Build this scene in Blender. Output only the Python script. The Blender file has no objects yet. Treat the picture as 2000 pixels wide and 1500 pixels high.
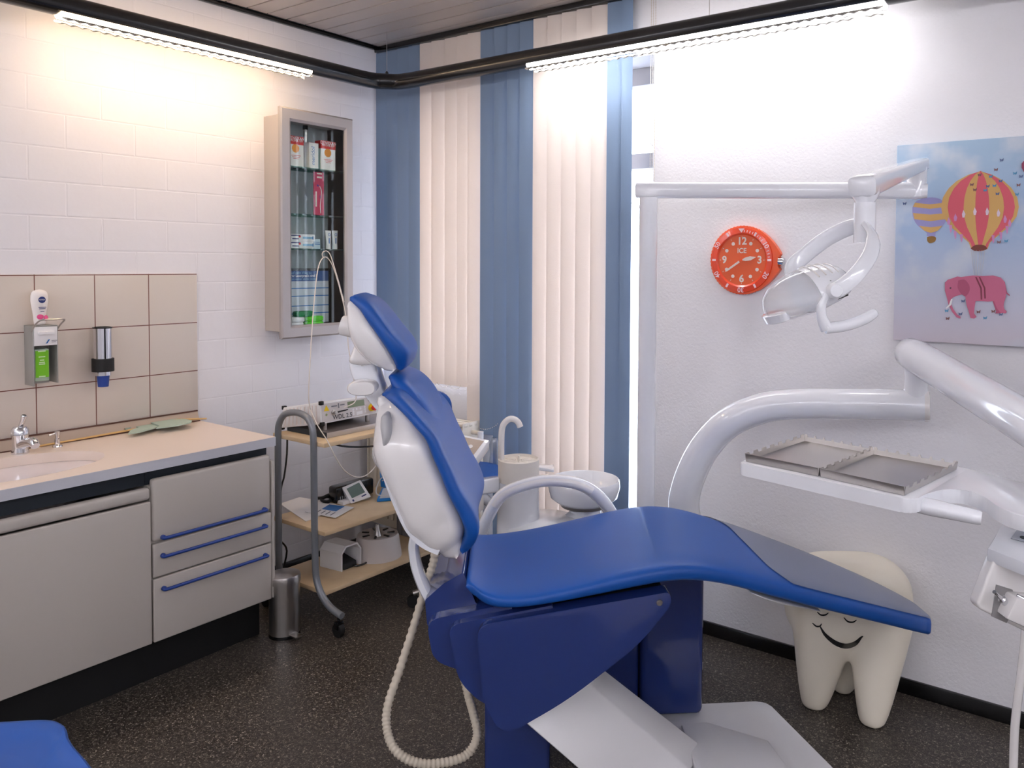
import bpy, bmesh, math, random
from mathutils import Vector, Matrix
random.seed(7)
V = Vector
PI = math.pi
scene = bpy.context.scene
COL = scene.collection

# ------------------------------------------------------------------ camera (solved from the room's own lines)
F, CX, CY = 1566.85, 1120.76, 572.11
CAM = V((3.25758, -2.86889, 1.46))
RR = (V((0.81572241, 0.57840714, 0.00649031)), V((-0.02567026, 0.02498874, 0.99935809)), V((-0.57787368, 0.8153654, -0.03523174)))
def ray(px, py): return RR[0]*((px-CX)/F) - RR[1]*((py-CY)/F) + RR[2]
def onX(px, py, x): d = ray(px, py); return CAM + d*((x-CAM.x)/d.x)
def onY(px, py, y): d = ray(px, py); return CAM + d*((y-CAM.y)/d.y)
def onZ(px, py, z): d = ray(px, py); return CAM + d*((z-CAM.z)/d.z)
def atD(px, py, dep): return CAM + ray(px, py)*dep
def onP(px, py, o, n): d = ray(px, py); return CAM + d*((o-CAM).dot(n)/d.dot(n))
cd = bpy.data.cameras.new('camera'); cam = bpy.data.objects.new('camera', cd); COL.objects.link(cam)
cam.matrix_world = Matrix(((RR[0].x, RR[1].x, -RR[2].x, CAM.x), (RR[0].y, RR[1].y, -RR[2].y, CAM.y), (RR[0].z, RR[1].z, -RR[2].z, CAM.z), (0, 0, 0, 1)))
cd.sensor_width = 36; cd.lens = F/2000*36; cd.shift_x = -(CX-1000)/2000; cd.shift_y = (CY-750)/2000; cd.clip_start = .05
scene.camera = cam

# ------------------------------------------------------------------ materials
def lin(c):
    return tuple(((v/255)/12.92 if v/255 <= .04045 else ((v/255+.055)/1.055)**2.4) for v in c) + (1,)
MATS = {}
def mat(name, rgb, rough=.5, metal=0, coat=0, spec=.5, emit=None, es=0, alpha=1, trans=0, bump=None, var=None):
    if name in MATS: return MATS[name]
    m = bpy.data.materials.new(name); m.use_nodes = True
    nt = m.node_tree; b = nt.nodes['Principled BSDF']
    b.inputs['Base Color'].default_value = lin(rgb); b.inputs['Roughness'].default_value = rough; b.inputs['Metallic'].default_value = metal
    b.inputs['Coat Weight'].default_value = coat; b.inputs['Coat Roughness'].default_value = .06
    b.inputs['Specular IOR Level'].default_value = spec; b.inputs['Alpha'].default_value = alpha
    b.inputs['Transmission Weight'].default_value = trans
    if emit: b.inputs['Emission Color'].default_value = lin(emit); b.inputs['Emission Strength'].default_value = es
    tc = nt.nodes.new('ShaderNodeTexCoord')
    n = nt.nodes.new('ShaderNodeTexNoise'); nt.links.new(tc.outputs['Object'], n.inputs['Vector'])
    sc, st = bump if bump else (60, .004)
    n.inputs['Scale'].default_value = sc; n.inputs['Detail'].default_value = 3
    bp = nt.nodes.new('ShaderNodeBump'); bp.inputs['Strength'].default_value = st if bump else .02; bp.inputs['Distance'].default_value = .003 if bump else .001
    nt.links.new(n.outputs['Fac'], bp.inputs['Height']); nt.links.new(bp.outputs['Normal'], b.inputs['Normal'])
    if var:
        n2 = nt.nodes.new('ShaderNodeTexNoise'); n2.inputs['Scale'].default_value = var[0]; nt.links.new(tc.outputs['Object'], n2.inputs['Vector'])
        r = nt.nodes.new('ShaderNodeValToRGB'); r.color_ramp.elements[0].color = lin(var[1]); r.color_ramp.elements[1].color = lin(rgb)
        r.color_ramp.elements[0].position = .35; r.color_ramp.elements[1].position = .65
        nt.links.new(n2.outputs['Fac'], r.inputs['Fac']); nt.links.new(r.outputs['Color'], b.inputs['Base Color'])
    MATS[name] = m; return m
def glassmat(name, tint=(255, 255, 255), refl=.08, rough=.0):
    m = bpy.data.materials.new(name); m.use_nodes = True; nt = m.node_tree; nt.nodes.clear()
    o = nt.nodes.new('ShaderNodeOutputMaterial'); mx = nt.nodes.new('ShaderNodeMixShader'); t = nt.nodes.new('ShaderNodeBsdfTransparent'); g = nt.nodes.new('ShaderNodeBsdfGlossy')
    t.inputs['Color'].default_value = lin(tint); g.inputs['Roughness'].default_value = rough; mx.inputs[0].default_value = refl
    nt.links.new(t.outputs[0], mx.inputs[1]); nt.links.new(g.outputs[0], mx.inputs[2]); nt.links.new(mx.outputs[0], o.inputs[0]); MATS[name] = m; return m
def fabricmat(name, rgb, tr):
    m = mat(name, rgb, .85, bump=(400, .15)); nt = m.node_tree; b = nt.nodes['Principled BSDF']; o = nt.nodes['Material Output']
    t = nt.nodes.new('ShaderNodeBsdfTranslucent'); t.inputs['Color'].default_value = lin(rgb); mx = nt.nodes.new('ShaderNodeMixShader'); mx.inputs[0].default_value = tr
    nt.links.new(b.outputs[0], mx.inputs[1]); nt.links.new(t.outputs[0], mx.inputs[2]); nt.links.new(mx.outputs[0], o.inputs[0]); return m

white_wall = mat('painted_plaster', (236, 235, 238), .75, bump=(110, .4))
def brickmat():
    m = mat('painted_brick', (238, 236, 240), .6); nt = m.node_tree; b = nt.nodes['Principled BSDF']
    tc = nt.nodes.new('ShaderNodeTexCoord'); sp = nt.nodes.new('ShaderNodeSeparateXYZ'); cb = nt.nodes.new('ShaderNodeCombineXYZ')
    nt.links.new(tc.outputs['Object'], sp.inputs[0]); nt.links.new(sp.outputs['Y'], cb.inputs['X']); nt.links.new(sp.outputs['Z'], cb.inputs['Y'])
    br = nt.nodes.new('ShaderNodeTexBrick'); nt.links.new(cb.outputs[0], br.inputs['Vector'])
    br.inputs['Scale'].default_value = 1; br.inputs['Brick Width'].default_value = .25; br.inputs['Row Height'].default_value = .125
    br.inputs['Mortar Size'].default_value = .004; br.inputs['Mortar Smooth'].default_value = .6
    ns = nt.nodes.new('ShaderNodeTexNoise'); ns.inputs['Scale'].default_value = 30; nt.links.new(tc.outputs['Object'], ns.inputs['Vector'])
    mt = nt.nodes.new('ShaderNodeMath'); mt.operation = 'MULTIPLY_ADD'; mt.inputs[1].default_value = -.8
    m2 = nt.nodes.new('ShaderNodeMath'); m2.operation = 'MULTIPLY'; m2.inputs[1].default_value = .22
    nt.links.new(ns.outputs['Fac'], m2.inputs[0]); nt.links.new(br.outputs['Fac'], mt.inputs[0]); nt.links.new(m2.outputs[0], mt.inputs[2])
    bp = nt.nodes.new('ShaderNodeBump'); bp.inputs['Strength'].default_value = .27; bp.inputs['Distance'].default_value = .006
    nt.links.new(mt.outputs[0], bp.inputs['Height']); nt.links.new(bp.outputs['Normal'], b.inputs['Normal']); return m
white_brick = brickmat()
def floormat():
    m = mat('speckled_vinyl', (58, 54, 52), .36, spec=.4); nt = m.node_tree; b = nt.nodes['Principled BSDF']; tc = nt.nodes.new('ShaderNodeTexCoord')
    mp = nt.nodes.new('ShaderNodeMapping'); mp.inputs['Scale'].default_value = (1, 1, 1); nt.links.new(tc.outputs['Object'], mp.inputs[0])
    n1 = nt.nodes.new('ShaderNodeTexNoise'); n1.inputs['Scale'].default_value = 130; n1.inputs['Detail'].default_value = 5; n1.inputs['Roughness'].default_value = .75; nt.links.new(mp.outputs[0], n1.inputs['Vector'])
    n1.inputs['Distortion'].default_value = 1.2
    r = nt.nodes.new('ShaderNodeValToRGB'); e = r.color_ramp.elements
    e[0].position = .38; e[0].color = lin((36, 32, 29)); e[1].position = .58; e[1].color = lin((96, 87, 79))
    k = e.new(.5); k.color = lin((62, 56, 51)); k = e.new(.66); k.color = lin((196, 186, 170))
    nt.links.new(n1.outputs['Fac'], r.inputs['Fac']); nt.links.new(r.outputs['Color'], b.inputs['Base Color']); return m
vinyl = floormat()
ceil_metal = mat('brushed_ceiling_metal', (206, 198, 193), .45, .3, bump=(30, .05))
black = mat('black_gloss', (14, 14, 16), .25, coat=.3)
black_matt = mat('black_matt', (16, 16, 17), .6)
dark_gap = mat('dark_anthracite', (38, 46, 54), .5)
cab_mat = mat('cream_lacquer', (198, 191, 183), .35, coat=.2)
cab_carc = mat('carcass_laminate', (196, 190, 182), .5)
top_mat = mat('worktop_laminate', (235, 218, 204), .4)
edge_mat = mat('worktop_edge_strip', (205, 206, 214), .45)
basin_mat = mat('basin_acrylic', (224, 215, 218), .22, coat=.4)
trim_mat = mat('beige_profile', (186, 166, 148), .45)
brown = mat('brown_seal', (96, 62, 50), .6)
handle_blue = mat('handle_blue_plastic', (32, 66, 148), .35)
chrome = mat('chrome', (225, 226, 230), .08, 1)
steel = mat('brushed_steel', (190, 186, 182), .3, 1, bump=(120, .05))
alu = mat('aluminium_grey', (172, 166, 164), .42, .55)
alu2 = mat('cabinet_side_grey', (186, 178, 172), .5, .1)
grey_tube = mat('grey_lacquer_tube', (134, 138, 144), .3, .35)
birch = mat('birch_board', (222, 196, 158), .45, var=(9, (212, 184, 146)))
white_pl = mat('white_plastic', (236, 235, 236), .3)
white_gl = mat('white_lacquer', (240, 242, 247), .12, coat=.6)
white_sh = mat('white_shell', (238, 235, 233), .2, coat=.5)
ivory = mat('ivory_plastic', (236, 230, 221), .4)
leather = mat('blue_leatherette', (18, 84, 170), .46, spec=.45, coat=.05)
lacq_blue = mat('dark_blue_lacquer', (37, 56, 118), .12, coat=.4)
hose_m = mat('cream_hose', (206, 196, 178), .5)
orange = mat('orange_plastic', (244, 94, 38), .3, coat=.3)
orange2 = mat('orange_dial', (232, 98, 50), .45)
red_or = mat('red_orange_bezel', (236, 74, 36), .2, coat=.4)
pale = mat('pale_marks', (226, 214, 206), .5)
pink_white = mat('pinkish_white', (250, 214, 214), .5)
green_l = mat('lime_green', (120, 200, 30), .4)
green_s = mat('bright_green', (96, 214, 40), .4)
green_d = mat('dark_green', (30, 130, 74), .4)
sage = mat('sage_felt', (178, 196, 182), .8)
wood_s = mat('stick_wood', (226, 186, 120), .5)
navy = mat('navy_print', (18, 40, 110), .5)
red_p = mat('red_print', (214, 44, 40), .5)
orange_p = mat('orange_print', (232, 150, 50), .5)
pinkred = mat('raspberry_card', (196, 50, 90), .5)
blue_p = mat('blue_print', (40, 110, 180), .5)
ltblue_p = mat('light_blue_print', (150, 196, 226), .5)
teal_p = mat('teal_print', (90, 190, 190), .5)
grey_p = mat('grey_print', (120, 120, 126), .6)
lgrey_p = mat('light_grey_print', (196, 198, 204), .6)
paper = mat('paper_white', (238, 236, 236), .7)
lcd = mat('lcd_green', (128, 142, 112), .25)
lcd2 = mat('lcd_grey', (104, 124, 118), .2)
panel_tan = mat('keypad_tan', (186, 172, 160), .5)
yellow = mat('yellow_plastic', (240, 205, 20), .4)
redb = mat('red_button', (220, 40, 40), .35)
azure = mat('azure_plastic', (20, 124, 200), .4)
tooth_m = mat('tooth_cream_plastic', (238, 230, 212), .35)
cuff_m = mat('translucent_sleeve', (160, 176, 200), .3)
glass = glassmat('clear_glass', (248, 251, 250), .014)
win_glass = glassmat('window_glass', (250, 252, 255), .05)
shelf_glass = glassmat('shelf_glass', (206, 230, 222), .05)
shield = mat('clear_shield', (236, 236, 240), .08, alpha=.36, coat=.4)
frame_grey = mat('window_frame_grey', (176, 174, 176), .4, .2)
blind_blue = fabricmat('blind_blue', (134, 156, 184), .12)
blind_cream = fabricmat('blind_cream', (247, 237, 229), .2)
lamp_w = mat('lit_tube_warm', (255, 240, 215), .5, emit=(255, 222, 182), es=11)
fill_lamp = mat('fill_tube_neutral', (255, 250, 240), .5, emit=(246, 245, 252), es=17)  # only for the unseen lamps added to fill the room
lamp_c = mat('lit_tube_cool', (255, 250, 240), .5, emit=(250, 247, 248), es=11)
louver = mat('white_louver', (245, 240, 230), .5)

# ------------------------------------------------------------------ mesh builder
def catmull(pts, n):
    """pts: list of equal-length tuples -> n resampled tuples"""
    m = len(pts); out = []
    for i in range(n):
        t = i/(n-1)*(m-1); k = min(int(t), m-2); u = t-k
        p0, p1, p2, p3 = pts[max(k-1, 0)], pts[k], pts[k+1], pts[min(k+2, m-1)]
        out.append(tuple(.5*(2*b+(c-a)*u+(2*a-5*b+4*c-d)*u*u+(3*b-a-3*c+d)*u**3) for a, b, c, d in zip(p0, p1, p2, p3)))
    return out
def smooth(pts, n): return [V(p) for p in catmull([tuple(p) for p in pts], n)]
class MB:
    def __init__(s): s.b = bmesh.new()
    def vs(s, pts): return [s.b.verts.new(p) for p in pts]
    def face(s, vv):
        try: return s.b.faces.new(vv)
        except ValueError: return None
    def bev(s, faces, r, seg=2):
        if r <= 0: return
        ed = {e for f in faces for e in f.edges}
        bmesh.ops.bevel(s.b, geom=list(ed), offset=r, segments=seg, profile=.5, affect='EDGES', clamp_overlap=True)
    def hexa(s, lo, hi, r=0, seg=2):
        """lo, hi: 4 corner points each, same winding"""
        a, c = s.vs(lo), s.vs(hi)
        fs = [s.face(a[::-1]), s.face(c)] + [s.face((a[i], a[(i+1) % 4], c[(i+1) % 4], c[i])) for i in range(4)]
        s.bev([f for f in fs if f], r, seg); return s
    def box(s, p, q, r=0, seg=2):
        x0, y0, z0 = (min(a, b) for a, b in zip(p, q)); x1, y1, z1 = (max(a, b) for a, b in zip(p, q))
        return s.hexa([(x0, y0, z0), (x1, y0, z0), (x1, y1, z0), (x0, y1, z0)], [(x0, y0, z1), (x1, y0, z1), (x1, y1, z1), (x0, y1, z1)], r, seg)
    def obox(s, c, ax, ay, az, r=0, seg=2):
        c, ax, ay, az = V(c), V(ax), V(ay), V(az)
        q = [(-1, -1), (1, -1), (1, 1), (-1, 1)]
        return s.hexa([c+ax*i+ay*j-az for i, j in q], [c+ax*i+ay*j+az for i, j in q], r, seg)
    def prism(s, poly, vec, r=0, seg=2):
        vec = V(vec); a = s.vs(poly); c = s.vs([V(p)+vec for p in poly]); n = len(a)
        fs = [s.face(a[::-1]), s.face(c)] + [s.face((a[i], a[(i+1) % n], c[(i+1) % n], c[i])) for i in range(n)]
        s.bev([f for f in fs if f], r, seg); return s
    def loft(s, rings, cap=True, closed=False):
        R = [s.vs(r) for r in rings]; n = len(R[0])
        for k in range(len(R)-(0 if closed else 1)):
            A, B = R[k], R[(k+1) % len(R)]
            for i in range(n): s.face((A[i], A[(i+1) % n], B[(i+1) % n], B[i]))
        if cap and not closed: s.face(R[0][::-1]); s.face(R[-1])
        return s
    def tube(s, pts, r, seg=12, r2=None, up=None, cap=True, ex=1.0):
        pts = [V(p) for p in pts]; n = len(pts); rings = []; prev = None
        for i, p in enumerate(pts):
            t = (pts[min(i+1, n-1)]-pts[max(i-1, 0)]).normalized()
            if up is not None: u = V(up)
            elif prev is None: u = V((0, 0, 1)) if abs(t.z) < .9 else V((1, 0, 0))
            else: u = prev
            u = (u-t*u.dot(t)).normalized(); w = t.cross(u); prev = u
            ra = r[i] if isinstance(r, (list, tuple)) else r
            rb = ra if r2 is None else (r2[i] if isinstance(r2, (list, tuple)) else r2)
            rg = []
            for k in range(seg):
                c, d = math.cos(2*PI*k/seg), math.sin(2*PI*k/seg)
                c, d = math.copysign(abs(c)**ex, c), math.copysign(abs(d)**ex, d)
                rg.append(p+u*ra*c+w*rb*d)
            rings.append(rg)
        return s.loft(rings, cap)
    def cyl(s, p, q, r, r2=None, seg=24): return s.tube([p, q], [r, r if r2 is None else r2], seg)
    def lathe(s, c, prof, axis=(0, 0, 1), seg=32, sx=1, cap=True, ref=None):
        """prof: (radius, height) along axis"""
        c, a = V(c), V(axis).normalized(); u = V(ref) if ref else (V((1, 0, 0)) if abs(a.x) < .9 else V((0, 1, 0))); u = (u-a*u.dot(a)).normalized(); w = a.cross(u)
        rings = [[c+a*h+u*(max(r, 1e-4)*math.cos(2*PI*k/seg)*sx)+w*(max(r, 1e-4)*math.sin(2*PI*k/seg)) for k in range(seg)] for r, h in prof]
        return s.loft(rings, cap)
    def ball(s, c, rx, ry=None, rz=None, seg=20):
        ry = ry or rx; rz = rz or rx; c = V(c)
        return s.loft([[c+V((rx*math.sin(t)*math.cos(2*PI*k/seg), ry*math.sin(t)*math.sin(2*PI*k/seg), -rz*math.cos(t))) for k in range(seg)] for t in [max(.03, PI*i/12) if i < 12 else PI-.03 for i in range(13)]])
    def poly(s, pts): s.face(s.vs(pts)); return s
    def merge_text(s, txt, size, c, xd, yd, th=.0006, align='CENTER', bold=0):
        cu = bpy.data.curves.new('t', 'FONT'); cu.body = txt; cu.size = 1; cu.align_x = align; cu.align_y = 'CENTER'; cu.resolution_u = 3; cu.offset = bold; cu.extrude = 0
        o = bpy.data.objects.new('t', cu); COL.objects.link(o)
        dg = bpy.context.evaluated_depsgraph_get(); dg.update(); me = bpy.data.meshes.new_from_object(o.evaluated_get(dg))
        c, xd, yd = V(c), V(xd).normalized(), V(yd).normalized(); n = xd.cross(yd)*th
        for dd in (1,):
            vv = [s.b.verts.new(c+xd*v.co.x*size+yd*v.co.y*size+n*dd) for v in me.vertices]
            for p in me.polygons: s.face([vv[i] for i in p.vertices])
        bpy.data.objects.remove(o); bpy.data.curves.remove(cu); bpy.data.meshes.remove(me); return s
    def build(s, name, m, parent=None, smooth_angle=38):
        bmesh.ops.remove_doubles(s.b, verts=s.b.verts, dist=1e-6)
        bmesh.ops.recalc_face_normals(s.b, faces=s.b.faces)
        for f in s.b.faces: f.smooth = True
        for e in s.b.edges:
            if len(e.link_faces) == 2 and e.calc_face_angle(0) > math.radians(smooth_angle): e.smooth = False
        cs = [v.co for v in s.b.verts]
        mn = V((min(c.x for c in cs), min(c.y for c in cs), min(c.z for c in cs))); mx = V((max(c.x for c in cs), max(c.y for c in cs), max(c.z for c in cs)))
        if parent is None: org = V(((mn.x+mx.x)/2, (mn.y+mx.y)/2, mn.z))
        else: org = wloc(parent)
        for v in s.b.verts: v.co -= org
        me = bpy.data.meshes.new(name); s.b.to_mesh(me); s.b.free(); me.materials.append(m)
        o = bpy.data.objects.new(name, me); COL.objects.link(o)
        if parent is None: o.location = org
        else: o.parent = parent
        return o
def wloc(o):
    p = V((0, 0, 0))
    while o: p += o.location; o = o.parent
    return p
def empty(name, loc):
    o = bpy.data.objects.new(name, None); COL.objects.link(o); o.location = loc; o.empty_display_size = .05; return o
def tag(o, label, cat, group=None):
    o['label'] = label; o['category'] = cat
    if group: o['group'] = group
    return o
def struct(o, label=None, cat=None):
    o['kind'] = 'structure'
    if label: o['label'] = label
    if cat: o['category'] = cat
    return o
def thing(name, loc, label, cat, group=None): return tag(empty(name, loc), label, cat, group)
def clone(root, delta, label=None):
    r = root.copy(); COL.objects.link(r); r.location = root.location + V(delta)
    if label: r['label'] = label
    def rec(a, b):
        for ch in list(a.children):
            c = ch.copy(); COL.objects.link(c); c.parent = b; rec(ch, c)
    rec(root, r); return r
EX, EY, EZ = V((1, 0, 0)), V((0, 1, 0)), V((0, 0, 1))
H = 2.573
RX, RY = 4.7, -4.7     # room: x 0..RX, y RY..0

# ------------------------------------------------------------------ room shell
struct(MB().box((-.2, RY-.2, -.1), (RX+.2, .35, 0)).build('floor', vinyl), 'dark brown speckled vinyl floor', 'floor')
b = MB().box((-.2, RY-.2, H+.012), (RX+.2, .35, H+.12))
cl = b.build('ceiling', mat('ceiling_joint_black', (20, 20, 20), .6)); struct(cl, 'ceiling of long grey metal slats with dark joints', 'ceiling')
b = MB(); y = 0.0
while y > RY:      # slats run along x, parallel to the window wall
    b.box((.03, y-.006-.094, H), (RX, y-.006, H+.011), .002, 1); y -= .1
b.build('ceiling_slats', ceil_metal, cl)
b = MB().box((0, -.02, H-.018), (RX, 0, H+.002), .003).box((0, RY, H-.018), (.02, 0, H+.002), .003)
struct(b.build('trim_1', black), 'black edge trim along the slatted ceiling', 'trim')
struct(MB().box((-.2, RY-.2, 0), (0, .35, H+.01)).build('wall_left', white_brick), 'white painted brick wall with the sink and display cabinet', 'wall')
OX1, OZ1, PX, PZ = onY(1275, 400, 0).x, onY(1240, 112, 0).z, .84, onY(880, 748, 0).z+.055
b = MB()
b.box((OX1, 0, 0), (RX+.2, .3, H+.01)).box((0, 0, OZ1), (OX1, .3, H+.01)).box((0, 0, 0), (PX, .3, PZ-.02))
struct(b.build('wall_back', white_wall), 'white textured plaster wall with orange clock and canvas, window in it', 'wall')
struct(MB().box((RX, RY-.2, 0), (RX+.2, 0, H+.01)).build('wall_right', white_wall), 'plain white side wall', 'wall')
struct(MB().box((0, RY-.2, 0), (RX, RY, H+.01)).build('wall_front', white_wall), 'plain white wall behind the viewpoint', 'wall')
struct(MB().box((OX1, -.012, 0), (RX, 0, .052), .002).build('baseboard_back', black), 'black plastic skirting under the clock wall', 'baseboard')
struct(MB().box((0, -.8, 0), (.012, -.02, .052), .002).build('baseboard_left', black), 'black plastic skirting under the brick wall', 'baseboard')
# window
wy = .17
w = empty('window_1', (.8, wy, 0)); struct(w, 'tall grey framed window and glazed door behind the blinds', 'window')
b = MB()
for (x0, x1, z0, z1) in ((0, OX1, OZ1-.075, OZ1), (0, .05, PZ, OZ1), (PX-.03, PX+.05, 0, OZ1), (OX1-.04, OX1, 0, OZ1), (PX, OX1, 0, .09), (0, PX, PZ-.02, PZ+.05)): b.box((x0, wy, z0), (x1, wy+.06, z1), .004)
b.build('window_frame', frame_grey, w)
ym = onY(1250, 300, wy).z; ym2 = onY(1250, 330, wy).z
MB().box((PX+.05, wy-.006, ym2), (OX1-.04, wy+.066, ym), .004).build('crossbar', frame_grey, w)
MB().box((.05, wy+.028, PZ+.05), (PX-.03, wy+.034, OZ1-.075)).build('pane', win_glass, w)
MB().box((PX+.05, wy+.028, .09), (OX1-.04, wy+.034, OZ1-.075)).build('pane', win_glass, w)
# outside
gr = MB().box((-4, .36, -.3), (9, 14, -.12)).build('ground', mat('snowy_paving', (214, 216, 220), .8, var=(3, (170, 172, 176)))); gr['kind'] = 'structure'; gr['label'] = 'pale paving outside the window'; gr['category'] = 'ground'
t = thing('tree', (-.6, 5, -.12), 'bare tree outside, seen through the gap beside the blinds', 'tree')
bark = mat('bark', (120, 116, 122), .8)
MB().tube([(-.6, 5, -.12), (-.62, 5, 1.2), (-.55, 5.05, 2.4), (-.5, 5, 4)], [.11, .09, .07, .03], 10).build('trunk', bark, t)
b = MB()
for k in range(14):
    z = 1.1+.19*k; a = k*2.4; L = 1.1-.03*k; p = V((-.6, 5, z))
    q = p+V((math.cos(a)*L, math.sin(a)*L*.6, .35*L)); m_ = p+(q-p)*.5+V((0, 0, -.05))
    b.tube([p, m_, q], [.035, .022, .008], 7)
    for j in range(3): b.tube([m_+(q-m_)*(j*.3), m_+(q-m_)*(j*.3)+V((math.cos(a+1+j)*.35, .1, .25))], [.012, .004], 5)
b.build('branches', bark, t)

# ------------------------------------------------------------------ vertical blinds
vb = thing('vertical_blind', (.77, -.04, .1), 'tall vertical blind of wide blue and cream fabric slats over the window', 'blind')
MB().box((.0, -.065, H-.03), (1.56, -.028, H-.001), .004).build('head_rail', black, vb)
edges = [(0.0, .325, 4, 'b'), (.325, .724, 5, 'c'), (.724, 1.037, 4, 'b'), (1.037, 1.426, 5, 'c'), (1.426, 1.54, 2, 'b')]
zs_short = onY(880, 752, -.04).z; zs_blue = onY(790, 722, -.04).z
bot = [zs_blue]*4 + [zs_short]*4 + [onY(935, 862, -.04).z] + [onY(962, 850, -.04).z, .12, .12, .12] + [.12]*5 + [.12, .12]
chain_m = mat('bead_chain', (214, 206, 196), .35, .5); bots = []; i = 0
for x0, x1, n, c in edges:
    st = (x1-x0)/n
    for k in range(n):
        wd = st*1.1 if not (c == 'b' and n == 2 and k == 1) else st*.7
        xc = x0+st*(k+.5) if not (n == 2 and k == 1) else x0+st*1.5
        ang = {'b': .16, 'c': .2}[c] if not (n == 2 and k == 1) else 1.1
        if n == 2: xc, wd, ang = ((1.468, .09, .16), (1.516, .045, .45))[k]
        if i in (6, 7): wd, ang = st*.955, .08
        if i in (10, 11): wd = st*.985
        dx = V((math.cos(ang), math.sin(ang)*(1), 0))*wd/2; nn = V((-dx.y, dx.x, 0)).normalized()
        rg = []
        prof = [(-1, 0), (-.5, -.0022), (0, -.003), (.5, -.0022), (1, 0), (1, .0008), (.5, -.0014), (0, -.0022), (-.5, -.0014), (-1, .0008)]
        for z in (bot[i], bot[i]+.03, H-.031): rg.append([V((xc, -.045, z))+dx*a+nn*d for a, d in prof])
        o = MB().loft(rg).build('slat', blind_blue if c == 'b' else blind_cream, vb)
        if i == 0: o['label'] = 'blue fabric slat'
        if i == 4: o['label'] = 'cream fabric slat'
        bots.append((V((xc, -.055, bot[i]+.006)))); i += 1
b = MB()
for a, c in zip(bots[:8], bots[1:9]):
    if abs(a.z-c.z) > .1: continue
    for k in range(9):
        u = k/8; p = a.lerp(c, u); p.z -= .018*4*u*(1-u)
        b.ball(p, .0022, seg=6)
b.build('linking_chain', chain_m, vb); b = MB()
p0, p1 = onY(928, 832, -.06), onY(972, 828, -.06)
for k in range(14):
    u = k/13; p = p0.lerp(p1, u); p.z -= .02*4*u*(1-u); b.ball(p, .0022, seg=6)
b.build('linking_chain', chain_m, vb)
ch = thing('pull_chain', (1.63, -.02, 1.1), 'beige bead pull chain hanging beside the window', 'chain')
for px in (1271.5, 1275.5, 1280):
    p = onY(px, 120, -.012); b = MB(); b.cyl((p.x, p.y, onY(px, 640, -.012).z), (p.x, p.y, H-.02), .0012, seg=6)
    z = H-.02
    zl = onY(px, 640, -.012).z
    while z > zl: b.ball((p.x, p.y, z), .0021, seg=6); z -= .011
    b.build('bead_cord', chain_m, ch)

# ------------------------------------------------------------------ radiator
rd = thing('radiator', (.45, -.1, .1), 'cream panel radiator under the short blinds', 'radiator')
rad_m = mat('radiator_enamel', (222, 212, 196), .35)
rz1 = onY(900, 822, -.1).z; rx1 = .74
b = MB()
for yy in (-.155, -.085):
    b.box((.06, yy, .14), (rx1-.03, yy+.022, rz1-.02), .006)
    x = .1
    while x < rx1-.06: b.box((x, yy-.006, .18), (x+.022, yy, rz1-.06), .004, 1); x += .042
b.build('panels', rad_m, rd)
b = MB()
for yy in (-.155, -.12, -.085): b.box((.06, yy-.002, rz1-.018), (rx1-.02, yy+.022, rz1), .006)
b.build('top_grille', rad_m, rd)
MB().box((rx1-.03, -.165, .14), (rx1-.022, -.055, rz1+.004), .002).build('end_plate', rad_m, rd)
MB().box((.055, -.165, .14), (.063, -.055, rz1+.004), .002).build('end_plate', rad_m, rd)
MB().tube(smooth([(rx1+.03, -.1, .03), (rx1+.03, -.1, .5), (rx1+.03, -.1, rz1-.06), (rx1, -.1, rz1-.045), (rx1-.03, -.1, rz1-.045)], 16), .011, 10).build('pipe', rad_m, rd)
MB().cyl((rx1+.03, -.1, rz1-.085), (rx1+.03, -.1, rz1-.035), .014).build('valve', white_pl, rd)
for x in (.15, .6): MB().box((x, -.09, 0), (x+.03, -.06, .2), .003).build('bracket', rad_m, rd)

# ------------------------------------------------------------------ sink wall
ts = MB().box((.0006, -2.6, .80), (.012, -1.033, 1.412), .001)
o = tag(ts.build('tile_splashback', white_pl), 'splashback of square beige tiles with brown joints above the worktop', 'tiles')
tm = mat('beige_tile', (203, 195, 184), .3, coat=.2); nt = tm.node_tree; b_ = nt.nodes['Principled BSDF']
tc = nt.nodes.new('ShaderNodeNewGeometry'); sp = nt.nodes.new('ShaderNodeSeparateXYZ'); nt.links.new(tc.outputs['Position'], sp.inputs[0])
def grid(sock, off):
    a = nt.nodes.new('ShaderNodeMath'); a.operation = 'ADD'; a.inputs[1].default_value = off; nt.links.new(sock, a.inputs[0])
    d = nt.nodes.new('ShaderNodeMath'); d.operation = 'DIVIDE'; d.inputs[1].default_value = .203; nt.links.new(a.outputs[0], d.inputs[0])
    f = nt.nodes.new('ShaderNodeMath'); f.operation = 'FRACT'; nt.links.new(d.outputs[0], f.inputs[0])
    g = nt.nodes.new('ShaderNodeMath'); g.operation = 'LESS_THAN'; g.inputs[1].default_value = .018; nt.links.new(f.outputs[0], g.inputs[0]); return g.outputs[0]
mxm = nt.nodes.new('ShaderNodeMath'); mxm.operation = 'MAXIMUM'
nt.links.new(grid(sp.outputs['Y'], 1.2342+2.03+.0015), mxm.inputs[0]); nt.links.new(grid(sp.outputs['Z'], -1.409+2.03+.0015), mxm.inputs[1])
mc = nt.nodes.new('ShaderNodeMix'); mc.data_type = 'RGBA'; mc.inputs['A'].default_value = lin((214, 204, 194)); mc.inputs['B'].default_value = lin((112, 66, 52))
nt.links.new(mxm.outputs[0], mc.inputs['Factor']); nt.links.new(mc.outputs['Result'], b_.inputs['Base Color'])
o.data.materials[0] = tm
XF = .55; WT = .792; Y0, Y1, YM = -1.035, -2.75, -1.503
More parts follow.
